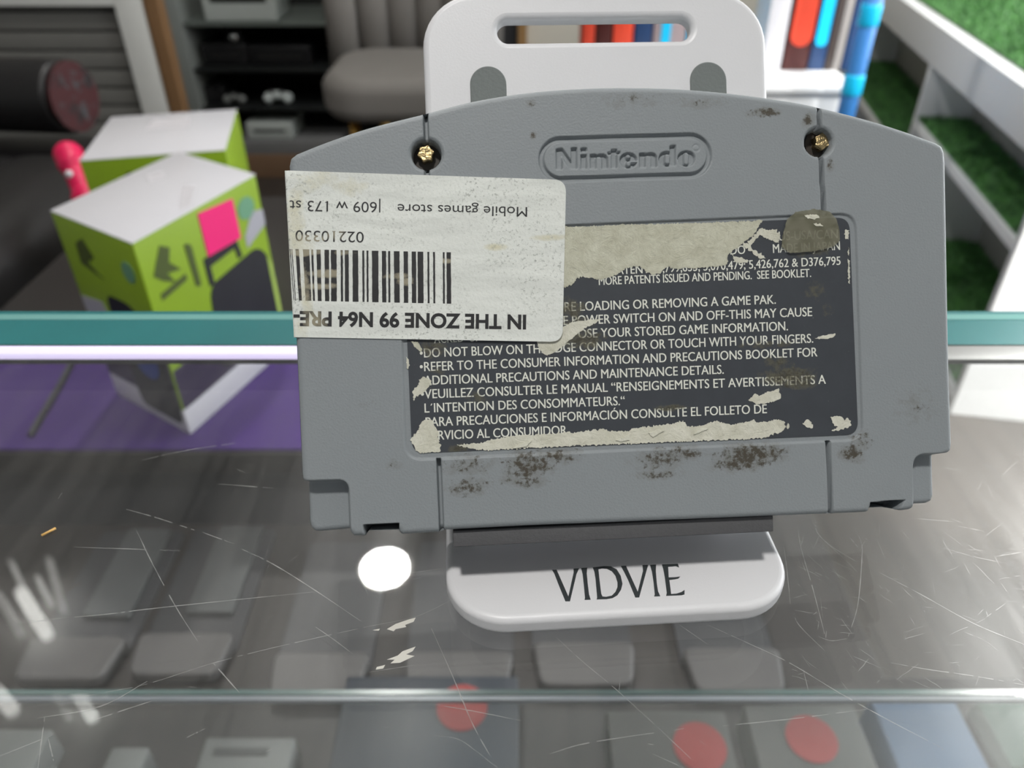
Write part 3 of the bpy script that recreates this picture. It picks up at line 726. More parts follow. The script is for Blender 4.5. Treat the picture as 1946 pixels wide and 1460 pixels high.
# ================================================================== STEPPED BACK SHELF behind the counter
M_DECK = NT('dark_wood_planks'); 
def plank(t, c0, c1, wid, rough):
    co = t.coord(); mp = t.n.new('ShaderNodeMapping'); mp.inputs['Scale'].default_value = (1, 0.05, 1); t.l.new(co, mp.inputs[0])
    n1 = t.node('ShaderNodeTexNoise', Scale=60.0, Detail=4.0); t.l.new(mp.outputs[0], n1.inputs['Vector'])
    sep = t.n.new('ShaderNodeSeparateXYZ'); t.l.new(co, sep.inputs[0])
    fx = t.math('MULTIPLY', sep.outputs[0], 1 / wid); fl = t.math('FLOOR', fx); fr = t.math('SUBTRACT', fx, fl)
    wn = t.n.new('ShaderNodeTexWhiteNoise'); wn.noise_dimensions = '1D'; t.l.new(fl, wn.inputs['W'])
    f = t.math('ADD', t.math('MULTIPLY', n1.outputs['Fac'], 0.6), t.math('MULTIPLY', wn.outputs['Value'], 0.5))
    c = t.mix(f, c0, c1)
    gp = t.math('LESS_THAN', fr, 0.03)
    c = t.mix(t.math('MULTIPLY', gp, 0.7), c, tuple(x * 0.3 for x in c0))
    t.base(c); t.set(Roughness=rough); return t.m
plank(M_DECK, (0.020, 0.017, 0.017), (0.058, 0.050, 0.047), 0.045, 0.5)
M_DECK = M_DECK.m
back = empty('stepped_back_shelf', (0, 0.5, 0))
tag(back, 'dark low stepped shelf behind the glass counter', 'shelf')
ZD, ZT = GLASS - 0.45, GLASS - 0.343
def kid(o, p):
    o.parent = p; o.matrix_parent_inverse = Matrix.Translation(-p.location); return o
kid(flat('lower_deck', [[(-1.0, .232), (.75, .232), (.75, .385), (.31, .385), (.31, .60), (-1.0, .60)]], ZD - .025, ZD, M_DECK, None, .0015), back)
kid(span('upper_deck', (-0.62, 0.545, ZT - 0.025), (0.04, 1.18, ZT), mat('black_brown_laminate', (0.028, 0.024, 0.023), 0.45), None, 0.002), back)
kid(span('riser', (-0.60, 0.56, ZD - 0.02), (0.03, 0.575, ZT - 0.026), M_FRAME, None), back)
for x_, y_ in ((-0.95, 0.26), (0.70, 0.26), (0.28, 0.57), (-0.58, 1.14), (0.0, 1.14), (-0.58, 0.62)):
    top = ZD - 0.026 if y_ < 0.6 else ZT - 0.026
    kid(span('leg', (x_ - 0.02, y_ - 0.02, 0.0), (x_ + 0.02, y_ + 0.02, top), M_FRAME, None, 0.001), back)
tag(span('felt_mat', (-0.61, 0.548, ZT + 0.0003), (0.0, 0.80, ZT + 0.003), mat('deep_purple_felt', (0.055, 0.014, 0.17), 0.9, 0, .25, 12, .3, 900)), 'deep purple mat under the green boxes', 'mat')

# ================================================================== GREEN SPEAKER CARTONS
M_CW = mat('glossy_white_card', (0.64, 0.63, 0.665), 0.25, 0, 0.02)
M_CG = mat('lime_green_card', (0.27, 0.42, 0.018), 0.38, 0, 0.10, 14)
M_CGD = mat('olive_printed_mark', (0.07, 0.10, 0.015), 0.5)
M_CB = mat('printed_black_speaker', (0.010, 0.011, 0.014), 0.6, 0, .4, 30)
M_PINK = mat('hot_pink_paper', (0.95, 0.012, 0.20), 0.5, 0, .05)
M_CY = mat('pale_teal_badge', (0.16, 0.36, 0.22), 0.4)
M_BLU = mat('royal_blue_print', (0.015, 0.06, 0.32), 0.4)
M_GREYP = mat('silver_grey_print', (0.42, 0.42, 0.46), 0.4)
def quad_frame(P0, ax, ay):
    nrm = ax.cross(ay).normalized()
    def f(x, y, o=0.0006): return P0 + ax * x + ay * y + nrm * o
    return f
def patch(name, fr, pts, m, parent, o=0.0006, label=None):
    bm = bmesh.new()
    a = [bm.verts.new(fr(x, y, o)) for x, y in pts]; b = [bm.verts.new(fr(x, y, 0.00005)) for x, y in pts]
    bm.faces.new(a); n = len(pts)
    for i in range(n): bm.faces.new((a[i], b[i], b[(i + 1) % n], a[(i + 1) % n]))
    ob = bm_obj(name, bm, m, None, False, 0, 3, label)
    kid(ob, parent); return ob
def circ(cx, cy, rx, ry, n=20): return [(cx + rx * math.cos(2 * math.pi * k / n), cy + ry * math.sin(2 * math.pi * k / n)) for k in range(n)]
def carton(name, Pf, Pl, Pr, zt_, zb, label, front=True):
    Pf, Pl, Pr = [Vector((p.x, p.y, 0)) for p in (Pf, Pl, Pr)]
    e = empty(name, (Pf.x, Pf.y, zb)); tag(e, label, 'carton', 'green speaker cartons')
    Pb = Pl + Pr - Pf; ring = [Pf, Pr, Pb, Pl]
    def prism(z0, z1, m, nm, ins=0.0, bev=0.0012):
        bm = bmesh.new(); c = sum(ring, Vector()) / 4
        lo = [bm.verts.new((*(p + (c - p).normalized() * ins).xy, z0)) for p in ring]; hi = [bm.verts.new((*(p + (c - p).normalized() * ins).xy, z1)) for p in ring]
        bm.faces.new(lo); bm.faces.new(hi)
        for i in range(4): bm.faces.new((lo[i], lo[(i + 1) % 4], hi[(i + 1) % 4], hi[i]))
        return kid(bm_obj(nm, bm, m, None, False, bev), e)
    Hh = zt_ - zb
    prism(zb, zb + 0.028, M_CW, 'white_base'); prism(zb + 0.0282, zt_ - 0.0012, M_CG, 'body'); prism(zt_ - 0.0011, zt_, M_CW, 'white_lid', 0.0, 0.0003)
    fr = quad_frame(Vector((*Pf.xy, zb)), (Pr - Pf), Vector((0, 0, Hh)))             # right-hand face
    fl = quad_frame(Vector((*Pl.xy, zb)), (Pf - Pl), Vector((0, 0, Hh)))             # left-hand face
    ft = quad_frame(Vector((*Pl.xy, zt_)), (Pf - Pl), (Pb - Pl))                    # lid
    return e, fr, fl, ft
Ptop = ZT + 0.2
zt1 = GLASS - 0.143
Pf, Pl, Pr = at_z(250, 462, zt1), at_z(95, 400, zt1), at_z(485, 331, zt1)
e, fr, fl, ft = carton('speaker_carton', Pf, Pl, Pr, zt1, ZT + 0.0035, 'lime green speaker carton with a hot pink tag, nearest of the two', True)
patch('price_tag', fr, [(.47, .76), (.76, .75), (.76, .95), (.47, .97)], M_PINK, e, .0009, label='hot pink price tag')
patch('printed_panel', fr, [(.01, .145), (.99, .145), (.99, .40), (.01, .36)], mat('dark_violet_print', (.03, .02, .05), .4), e, .0004, label='dark lower printed panel')
patch('round_badge', fr, circ(.86, .87, .075, .055), M_CY, e, label='pale teal round badge')
patch('speaker_picture', fr, rpoly([(.36, .18), (.95, .10), (1.0, .52), (.90, .66), (.42, .62)], .08, 5), M_CB, e, label='printed picture of a black speaker')
patch('handle_picture', fr, [(.43, .62), (.43, .76), (.72, .76), (.74, .66), (.70, .66), (.69, .72), (.47, .71), (.47, .62)], M_CB, e, .0007, label='printed picture of a black handle')
patch('microphone_picture', fr, rpoly([(.33, .66), (.37, .65), (.37, .86), (.32, .88)], .02, 4), M_CGD, e, label='printed picture of a microphone')
patch('logo_mark', fr, [(.10, .86), (.16, .93), (.22, .90), (.19, .84), (.26, .78), (.16, .80), (.20, .74), (.12, .78), (.07, .82)], M_CGD, e, label='dark leafy logo mark')
patch('logo_line', fr, [(.08, .70), (.28, .72), (.28, .75), (.08, .73)], M_CGD, e)
patch('round_badge', fr, circ(.16, .44, .08, .05), mat('sky_blue_badge', (.22, .45, .75), .4), e, label='sky blue round badge')
patch('side_stripe', fr, [(.80, .68), (1.0, .74), (1.0, .82), (.90, .84), (.80, .74)], M_GREYP, e, label='silvery printed swoosh')
patch('picture_panel', fl, rpoly([(.42, .05), (.97, .05), (.92, .55), (.70, .66), (.40, .66)], .08, 5), M_CB, e, label='printed picture of a dark speaker')
patch('painted_highlight', fr, rpoly([(.955, .16), (.99, .16), (.985, .52), (.955, .58)], .01, 3), mat('pale_lime_highlight', (.45, .62, .12), .4), e, .0009, label='pale lime painted highlight')  # highlight near the carton's corner, painted as a pale patch
patch('blue_cone', fl, circ(.68, .36, .16, .10), M_BLU, e, .0008, label='blue speaker cone in the picture')
patch('round_badge', fl, circ(.84, .84, .07, .05), M_CY, e, label='pale teal round badge')
patch('logo_mark', fl, [(.22, .88), (.34, .92), (.42, .84), (.30, .80), (.46, .74), (.20, .78)], M_CGD, e, label='dark leafy logo mark')
patch('side_stripe', fl, [(.02, .58), (.30, .60), (.36, .52), (.30, .50), (.02, .50)], M_GREYP, e, label='silvery printed stripe')
patch('printed_panel', fl, [(.02, .145), (.98, .145), (.98, .42), (.02, .46)], mat('dark_violet_print', (.03, .02, .05), .4), e, .0005, label='dark lower printed panel')
M_LIDP = mat('faint_grey_lid_print', (.62, .60, .63), .35)
patch('lid_print', ft, [(.62, .62), (.92, .40), (.95, .46), (.70, .68)], M_LIDP, e, .0002, label='faint grey printing on the lid')
patch('lid_print', ft, [(.16, .62), (.30, .56), (.34, .66), (.22, .72)], M_LIDP, e, .0002, label='faint grey printing on the lid')
zt2 = zt1 - 0.030
Pf, Pr = at_z(150, 305, zt2), at_z(428, 284, zt2); Pl = Pf + at_z(450, 207, zt2) - Pr
e, fr, fl, ft = carton('speaker_carton', Pf, Pl, Pr, zt2, ZT + 0.0035 if False else ZT + 0.0004, 'lime green speaker carton standing behind, its lid turned towards the camera')
patch('logo_mark', fr, [(.20, .82), (.30, .90), (.42, .86), (.36, .80), (.40, .74), (.26, .78)], M_CGD, e, label='dark leafy logo mark')
patch('logo_line', fr, [(.20, .66), (.40, .68), (.40, .71), (.20, .69)], M_CGD, e)
patch('round_badge', fr, circ(.84, .86, .06, .05), M_CY, e, label='pale teal round badge')
patch('lid_print', ft, [(.15, .36), (.40, .34), (.40, .66), (.15, .64)], M_LIDP, e, .0002, label='faint grey printing on the lid')

# ================================================================== PACKS AND BOXES on the lower deck
M_BLIS = mat('pale_grey_pack_end', (0.105, 0.10, 0.10), 0.5, 0, .08, 20)
M_CARD = mat('dark_pack_card', (0.055, 0.055, 0.06), 0.5, 0, .2, 15)
M_STRIP = mat('grey_window_strip', (0.10, 0.105, 0.108), 0.35, 0, .2, 30)
M_PLUG = mat('black_plug', (0.01, 0.01, 0.012), 0.4)
packs = [(135, 1240, 190, True, 'clear-fronted grey pack lying furthest left on the lower deck'), (345, 1232, 188, True, 'grey pack second from the left on the lower deck, two dark plugs in its window'),
         (605, 1270, 190, False, 'plain grey pack third from the left, below the round lamp reflection'), (870, 1268, 215, False, 'grey pack lying fourth from the left, behind the red badged boxes'),
         (1110, 1250, 200, False, 'grey pack below the lettering of the white stand'), (1395, 1262, 190, False, 'grey pack furthest right of the row, beyond the stand')]
for (u, v, w, win, lb) in packs:
    c = at_z(u, v, ZD + 0.016); dx = at_z(u + w / 2, v, ZD + 0.016).x - c.x
    e = empty('accessory_pack', (c.x, c.y, ZD)); tag(e, lb, 'pack', 'accessory packs on the lower deck')
    lean = c.x * 0.18
    def sh(y): return lean * y / 0.15 * 0.0
    kid(flat('card', [[(c.x + x, c.y + y) for x, y in rrect(-dx * .98, 0.004, dx * .98, 0.150, .006, 5)]], ZD + .0004, ZD + .004, M_CARD, None, .0005), e)
    kid(flat('moulded_end', [[(c.x + x, c.y + y) for x, y in rpoly([(-dx * .86, -.026), (dx * .86, -.026), (dx, .016), (-dx, .016)], .010, 6)]], ZD + .0045, ZD + .017, M_BLIS, None, .003), e)
    if win:
        s_ = kid(flat('window_strip', [[(c.x + .008 + x, c.y + y) for x, y in rrect(-.021, .042, .021, .148, .003, 4)]], ZD + .0042, ZD + .010, M_STRIP, None, .001), e)
        for px in (-.009, .009):
            bm = bmesh.new(); add_cyl(bm, (c.x + .008 + px, c.y + .052, ZD + .010), (c.x + .008 + px, c.y + .052, ZD + .0125), .0055)
            q = bm_obj('plug', bm, M_PLUG); q.parent = s_; q.matrix_parent_inverse = (Matrix.Translation(-e.location))
# retail boxes lying nearer the customer
M_NAVY = mat('navy_grey_box', (0.035, 0.043, 0.058), 0.45, 0, .15, 12)
M_RED = mat('red_round_print', (0.33, 0.03, 0.028), 0.5, 0, .08, 10)
M_LG = mat('light_grey_box', (0.18, 0.18, 0.18), 0.5, 0, .06)
M_CBLUE = mat('steel_blue_box', (0.11, 0.165, 0.27), 0.45, 0, .08)
def lying_box(name, u0, u1, v0, v1, m, lb, badge=None, zt_=0.03, cat='box'):
    z = ZD + zt_
    a, b, c_, d_ = at_z(u0, v1, z), at_z(u1, v1, z), at_z(u1, v0, z), at_z(u0, v0, z)
    x0, x1 = (a.x + d_.x) / 2, (b.x + c_.x) / 2
    e = empty(name, ((x0 + x1) / 2, (a.y + c_.y) / 2, ZD)); tag(e, lb, cat, 'boxes on the lower deck')
    kid(span('carton_body', (x0, a.y, ZD + .0003), (x1, c_.y, z), m, None, .0015), e)
    if badge:
        bu, bv, br_ = badge; p = at_z(bu, bv, z); r_ = at_z(bu + br_, bv, z).x - p.x
        kid(flat('red_badge', [[(p.x + x, p.y + y) for x, y in circ(0, 0, r_, r_ * 1.0, 32)]], z + .0001, z + .0008, M_RED, None, label='red round badge'), e)
    return e
lying_box('flat_box', 640, 985, 1285, 1500, M_NAVY, 'navy-grey box with a red round badge, left of the other badged boxes', (878, 1345, 48), .028)
lying_box('flat_box', 1160, 1395, 1352, 1520, mat('warm_grey_box', (.07, .067, .062), .5), 'warm grey box with a red round badge, between the two other badged boxes', (1330, 1420, 50), .030)
lying_box('flat_box', 1435, 1655, 1340, 1520, mat('mid_grey_box', (.085, .084, .08), .5), 'mid grey box with a red round badge, beside the blue box', (1542, 1405, 48), .034)
lying_box('flat_box', 1690, 1858, 1325, 1520, M_CBLUE, 'steel blue box lying furthest right on the lower deck', None, .034)
lying_box('flat_box', -60, 66, 1386, 1520, M_LG, 'light grey box at the near left corner of the lower deck', None, .030)
lying_box('flat_box', 192, 264, 1420, 1520, M_LG, 'narrow light grey box beside the handled grey case', None, .026)
ec = lying_box('handled_case', 372, 548, 1402, 1520, M_LG, 'light grey case with a dark recessed handle', None, .030, 'case')
a, b = at_z(408, 1422, ZD + .0305), at_z(508, 1436, ZD + .0305)
kid(span('handle_recess', (a.x, b.y, ZD + .0301), (b.x, a.y, ZD + .0308), mat('dark_handle_recess', (.06, .06, .062), .5), None), ec)
lying_box('slim_box', 1888, 2010, 1330, 1460, mat('deep_green_box', (.03, .09, .06), .5), 'dark green box beyond the steel blue box', None, .02)

# ================================================================== ROOM
M_FLOOR = NT('grey_brown_floor_planks'); plank(M_FLOOR, (0.042, 0.035, 0.031), (0.082, 0.070, 0.061), 0.10, 0.4); M_FLOOR = M_FLOOR.m
def structure(o): o['kind'] = 'structure'; return o
XL, XR, YB, YF, ZC = -3.0, 2.3, 3.7, -1.6, 2.55
structure(span('floor', (XL, YF, -0.05), (XR, YB, 0.0), M_FLOOR))
M_CEIL = mat('white_ceiling', (0.72, 0.71, 0.69), 0.8, 0, .03)
structure(span('ceiling', (XL, YF, ZC), (XR, YB, ZC + 0.05), M_CEIL))
structure(span('wall_back', (XL, YB, 0.0), (XR, YB + 0.06, ZC), mat('cream_wall_paint', (0.62, 0.58, 0.50), 0.7, 0, .03)))
structure(span('wall_left', (XL - 0.06, YF, 0.0), (XL, YB, ZC), mat('grey_wall_paint', (0.42, 0.42, 0.40), 0.7, 0, .03)))
M_WR = mat('white_wall_paint', (0.74, 0.74, 0.72), 0.7, 0, .03)
wy0, wy1, wz0, wz1 = 0.2, 2.9, 0.75, 2.3
bm = bmesh.new()
for lo, hi in (((XR, YF, 0), (XR + .06, wy0, ZC)), ((XR, wy1, 0), (XR + .06, YB, ZC)), ((XR, wy0, 0), (XR + .06, wy1, wz0)), ((XR, wy0, wz1), (XR + .06, wy1, ZC))):
    add_box(bm, [(p + q) / 2 for p, q in zip(lo, hi)], [q - p for p, q in zip(lo, hi)])
structure(bm_obj('wall_right', bm, M_WR))
win = structure(empty('window_1', (XR, (wy0 + wy1) / 2, wz0)))
kid(span('pane', (XR + .030, wy0 + .03, wz0 + .03), (XR + .036, wy1 - .03, wz1 - .03), emit('daylight_pane', (0.95, 0.98, 1.0), WINDOW_POWER), None), win)
bm = bmesh.new()
for lo, hi in (((XR + .01, wy0, wz0), (XR + .05, wy1, wz0 + .03)), ((XR + .01, wy0, wz1 - .03), (XR + .05, wy1, wz1)), ((XR + .01, wy0, wz0), (XR + .05, wy0 + .03, wz1)), ((XR + .01, wy1 - .03, wz0), (XR + .05, wy1, wz1)), ((XR + .01, 1.53, wz0), (XR + .05, 1.57, wz1))):
    add_box(bm, [(p + q) / 2 for p, q in zip(lo, hi)], [q - p for p, q in zip(lo, hi)])
kid(bm_obj('window_frame', bm, M_WHITE), win)

# ceiling downlights, one of them mirrored in the glass top
M_LAMP = emit('warm_white_diffuser', (1.0, 0.975, 0.935), LAMP_POWER)
d = ray(731, 1076); hit = at_z(731, 1076, GLASS)
md = Vector((d.x, d.y, -d.z)); lp = hit + md * ((ZC - 0.012 - GLASS) / md.z)
def downlight(x, y):
    e = empty('downlight', (x, y, ZC)); tag(e, 'round recessed ceiling downlight, lit', 'ceiling light', 'ceiling downlights')
    bm = bmesh.new(); 
    n = 40
    for r0, r1, z0, z1 in ((.078, .092, -.012, -.006),):
        a = [bm.verts.new((r0 * math.cos(2 * math.pi * k / n), r0 * math.sin(2 * math.pi * k / n), z0)) for k in range(n)]
        b = [bm.verts.new((r1 * math.cos(2 * math.pi * k / n), r1 * math.sin(2 * math.pi * k / n), z1 + .006)) for k in range(n)]
        for k in range(n): bm.faces.new((a[k], a[(k + 1) % n], b[(k + 1) % n], b[k]))
    bm_obj('trim_ring', bm, M_WHITE, e, True)
    bm = bmesh.new(); bmesh.ops.create_circle(bm, cap_ends=True, segments=40, radius=.067, matrix=Matrix.Translation((0, 0, -.011)))
    o = bm_obj('diffuser', bm, M_LAMP, e, False)
    for p in o.data.polygons: pass
    return e
for x, y in ((lp.x, lp.y), (-0.12, -0.30)):
    downlight(x, y)

# ================================================================== FURNITURE AND STOCK BEYOND THE COUNTER
def px_span(u0, u1, v0, v1, Y): return at_y(u0, v1, Y), at_y(u1, v0, Y)
def rootbox(name, lo, hi): return empty(name, ((lo[0] + hi[0]) / 2, (lo[1] + hi[1]) / 2, lo[2]))

# slatted display panel in a white frame
YS = 2.40
xi, xo = -0.470 * YS, -0.437 * YS
zb_ = at_y(222, 12, YS).z
pan = empty('slatted_panel', (-1.7, YS, 0)); tag(pan, 'grey slatted display panel in a plain white frame', 'display panel')
M_FRW = mat('white_frame_paint', (0.66, 0.66, 0.63), 0.5, 0, .03)
M_SLAT = mat('grey_slat_board', (0.155, 0.152, 0.14), 0.55, 0, .05)
kid(span('frame_post', (xi, YS, 0.0), (xo, YS + .05, zb_ + .08), M_FRW, None, .003), pan)
kid(span('frame_rail', (-2.3, YS, zb_), (xi - .0005, YS + .05, zb_ + .08), M_FRW, None, .003), pan)
kid(span('frame_post', (-2.38, YS, 0.0), (-2.3005, YS + .05, zb_ + .08), M_FRW, None, .003), pan)
bm = bmesh.new(); z = at_y(222, 63, YS).z
zs = z % 0.0527
while zs < zb_:
    add_box(bm, (( -2.3 + xi) / 2, YS + .032, zs + .0263), (xi + 2.3 - .002, .016, .046)); zs += 0.0527
kid(bm_obj('slats', bm, M_SLAT, None, False, .002), pan)
kid(span('panel_back', (-2.3, YS + .043, 0.0), (xi, YS + .05, zb_), mat('dark_panel_back', (.045, .042, .038), .7), None), pan)
# brown wooden post
tag(span('wooden_post', (xo + .004, YS, 0.0), (-0.4165 * YS, YS + .045, 1.9), mat('brown_timber', (0.23, 0.125, 0.055), 0.55, 0, .15, 9), None, .003), 'brown wooden post beside the white frame', 'post')

# console cabinet
YC = 2.95
xl_, xr_ = at_y(360, 130, YC).x, at_y(790, 130, YC).x
cab = empty('console_cabinet', ((xl_ + xr_) / 2, YC, 0)); tag(cab, 'dark shelved cabinet of game consoles on a brown wooden plinth', 'cabinet')
M_CABG = mat('grey_green_cabinet_side', (0.30, 0.32, 0.30), 0.5, 0, .05)
M_CABD = mat('black_cabinet_back', (0.012, 0.013, 0.012), 0.6)
M_CABS = mat('black_glass_shelf', (0.020, 0.022, 0.022), 0.3)
kid(span('plinth', (xl_ - .085, YC - .02, 0.0), (xr_ + .02, YC + .40, .092), mat('brown_plinth', (0.24, 0.145, 0.085), 0.55, 0, .12, 8), None, .003), cab)
kid(span('bottom_board', (xl_ - .085, YC - .015, .0925), (xr_ + .02, YC + .40, .142), mat('grey_board', (0.22, 0.22, 0.22), .5), None, .002), cab)
kid(span('side', (xl_ - .085, YC - .01, .1425), (xl_ + .01, YC + .40, 1.6), M_CABG, None, .003), cab)
kid(span('side', (xr_ - .01, YC - .01, .1425), (xr_ + .05, YC + .40, 1.6), M_CABG, None, .003), cab)
kid(span('back', (xl_ + .0105, YC + .385, .1425), (xr_ - .0105, YC + .399, 1.6), M_CABD, None), cab)
for z in (.262, .40, .555):
    kid(span('shelf', (xl_ + .011, YC + .005, z - .012), (xr_ - .011, YC + .38, z), M_CABS if z < .5 else mat('grey_shelf_board', (.14, .16, .145), .5), None, .001), cab)
def console(u0, u1, v0, v1, Y, z0, m, lb, dz=None, name='game_console', depth=.2):
    a = at_y(u0, v1, Y); b = at_y(u1, v0, Y); top = dz if dz else b.z
    e = empty(name, ((a.x + b.x) / 2, Y + depth / 2, z0)); tag(e, lb, 'console')
    kid(span('casing', (a.x, Y, z0 + .0004), (b.x, Y + depth, top), m, None, .008, 4), e)
    kid(span('front_strip', (a.x + .03, Y - .001, z0 + (top - z0) * .42), (b.x - .03, Y + .002, z0 + (top - z0) * .58), mat('dark_slot', (.02, .02, .02), .4), None), e)
    return e
M_CWH = mat('pale_console_plastic', (0.52, 0.56, 0.53), 0.4)
M_CBK = mat('black_console_plastic', (0.015, 0.015, 0.016), 0.25)
console(388, 515, -40, 31, YC + .02, .555, M_CWH, 'pale grey console on the top cabinet shelf', .70)
console(470, 553, 229, 262, YC + .01, .142, M_CWH, 'flat pale console on the bottom cabinet board', .205)
console(394, 470, 105, 150, YC + .05, .40, M_CBK, 'black console on the middle shelf, nearer the wooden post', .475)
console(480, 590, 100, 150, YC + .05, .40, M_CBK, 'black console on the middle shelf, nearer the velvet chair', .470)
console(394, 420, 150, 205, YC + .05, .262, M_CBK, 'small black console on the shelf of controllers', .33)
def pad(u, v, Y, z, w, m, lb):
    c = at_y(u, v, Y); e = empty('game_controller', (c.x, Y, z)); tag(e, lb, 'controller', 'controllers in the cabinet')
    bm = bmesh.new()
    for dx, dy, dz, sx, sy, sz_ in ((0, 0, .55, .62, .34, .30), (-.62, -.05, .38, .34, .40, .36), (.62, -.05, .38, .34, .40, .36)):
        g = bmesh.ops.create_uvsphere(bm, u_segments=16, v_segments=10, radius=1)['verts']
        bmesh.ops.transform(bm, matrix=Matrix.Translation((dx * w, dy * w, dz * w)) @ Matrix.Diagonal((sx * w, sy * w, sz_ * w, 1)), verts=g)
    bm_obj('grip_shell', bm, m, e, True)
    for dx in (-.3, .3):
        bm = bmesh.new(); add_cyl(bm, (dx * w, -.2 * w, .75 * w), (dx * w, -.24 * w, .95 * w), .12 * w)
        bm_obj('thumb_stick', bm, M_CBK, e, True)
pad(530, 190, YC + .06, .262, .058, mat('white_controller', (.66, .72, .70), .35), 'white game controller on the dark shelf beside the velvet chair')
pad(447, 190, YC + .06, .262, .045, mat('grey_controller', (.22, .23, .22), .35), 'smaller grey game controller left of the white one')
for u, v, w, lb in ((452, 95, .030, 'small silver camera on the black console'),):
    c = at_y(u, v, YC + .07); e = empty('web_camera', (c.x, YC + .07, .475)); tag(e, lb, 'camera')
    bm = bmesh.new(); add_box(bm, (0, 0, .022), (.05, .04, .044)); bm_obj('body', bm, M_CBK, e, False, .006)
    bm = bmesh.new(); add_cyl(bm, (0, -.019, .024), (0, -.026, .024), .015); bm_obj('lens', bm, mat('shiny_lens', (.7, .7, .7), .1, 1.0), e, True)

# velvet chair
M_VEL = mat('grey_velvet', (0.215, 0.20, 0.185), 0.85, 0, .06, 12, .2, 700)
M_GOLD = mat('gold_metal', (0.80, 0.48, 0.13), 0.3, 1.0, .05)
ch_ = empty('velvet_chair', (-0.36, 2.55, 0)); tag(ch_, 'grey velvet chair with a channelled back and slim gold legs', 'chair')
xa, xb = at_y(600, 190, 2.32).x, at_y(930, 190, 2.32).x
zt_, zb2 = .515, .385
kid(flat('seat', [rrect(xa, 2.30, xb, 2.78, .14, 10)], zb2, zt_, M_VEL, None, .045, 6), ch_)
xc = (xa + xb) / 2; wb = (xb - xa) / 2 + .03
bm = bmesh.new(); nch = 6
for k in range(nch):
    f0 = -1 + 2 * (k + .5) / nch; x0 = xc + f0 * wb; y0 = 2.80 - .10 * f0 * f0
    xt = xc + f0 * wb * 1.08
    g = bmesh.ops.create_cone(bm, cap_ends=True, segments=20, radius1=wb / nch * 1.06, radius2=wb / nch * 1.12, depth=1.0)['verts']
    p0, p1 = Vector((x0, y0, zt_ - .09)), Vector((xt, y0 + .09, .98)); d = p1 - p0
    bmesh.ops.transform(bm, matrix=Matrix.Translation((p0 + p1) / 2) @ d.to_track_quat('Z', 'Y').to_matrix().to_4x4() @ Matrix.Diagonal((1, .62, d.length, 1)), verts=g)
o = kid(bm_obj('channelled_back', bm, M_VEL, None, True), ch_)
for x, y in ((xa + .09, 2.40), (xb - .09, 2.40), (xa + .13, 2.72), (xb - .13, 2.72)):
    kid(cyl('leg', (x, y, 0), (x, y, zb2 + .005), .010, M_GOLD, None, .016), ch_)

# black leather armchair on the left
M_BLK = mat('black_leather', (0.010, 0.009, 0.0095), 0.42, 0, .12, 18, .25, 500)
arm = empty('leather_armchair', (-0.95, 1.35, 0)); tag(arm, 'black leather armchair at the left edge behind the purple mat', 'armchair')
def rbox(name, lo, hi, r, m, parent, segs=6): return kid(span(name, lo, hi, m, None, r, segs), parent)
rbox('armrest', (-0.90, 0.86, 0.10), (-0.70, 1.36, 0.635), .075, M_BLK, arm)
rbox('seat_cushion', (-1.45, 0.88, 0.20), (-0.905, 1.40, 0.47), .06, M_BLK, arm)
rbox('backrest', (-1.70, 1.405, 0.12), (-0.80, 1.62, 0.585), .07, M_BLK, arm)
for x, y in ((-.86, .92), (-.86, 1.55), (-1.5, .95), (-1.5, 1.55)):
    kid(cyl('foot', (x, y, 0), (x, y, .14), .02, M_FRAME, None), arm)
# bolster lying along the top of the backrest, its end turned to the camera
cc = at_y(142, 184, 1.50); ax = Vector((-0.96, 0.20, -0.03)).normalized()
bol = empty('bolster_cushion', cc + ax * .3); bol.location.z = cc.z - .07; tag(bol, 'black leather bolster with a dark red patterned round end, lying on the armchair back', 'cushion')
bm = bmesh.new(); rb = .068
g = bmesh.ops.create_cone(bm, cap_ends=True, segments=40, radius1=rb, radius2=rb, depth=.75)['verts']
bmesh.ops.transform(bm, matrix=Matrix.Translation(cc + ax * .385) @ ax.to_track_quat('Z', 'Y').to_matrix().to_4x4(), verts=g)
kid(bm_obj('cover', bm, M_BLK, None, True, .012, 4), bol)
t = NT('red_floral_print'); t.set(Roughness=.6)
n1 = t.ramp(t.noise(30, 3, .6), .36, .50); n2 = t.ramp(t.noise(34, 3, .6, dist=1.0), .56, .66)
t.base(t.mix(n2, t.mix(n1, (0.010, .007, .008), (0.050, .005, .007)), (.05, .05, .055)))
bm = bmesh.new(); bmesh.ops.create_circle(bm, cap_ends=True, segments=40, radius=rb * .93)
ge = bmesh.ops.extrude_face_region(bm, geom=bm.faces[:])['geom']
bmesh.ops.translate(bm, verts=[v for v in ge if isinstance(v, bmesh.types.BMVert)], vec=(0, 0, -.006))
bmesh.ops.transform(bm, matrix=Matrix.Translation(cc + ax * .010) @ ax.to_track_quat('Z', 'Y').to_matrix().to_4x4() @ Matrix.Translation((0, 0, -.006)), verts=bm.verts[:])
kid(bm_obj('patterned_end', bm, t.m, None, False, label='dark red floral patterned end'), bol)
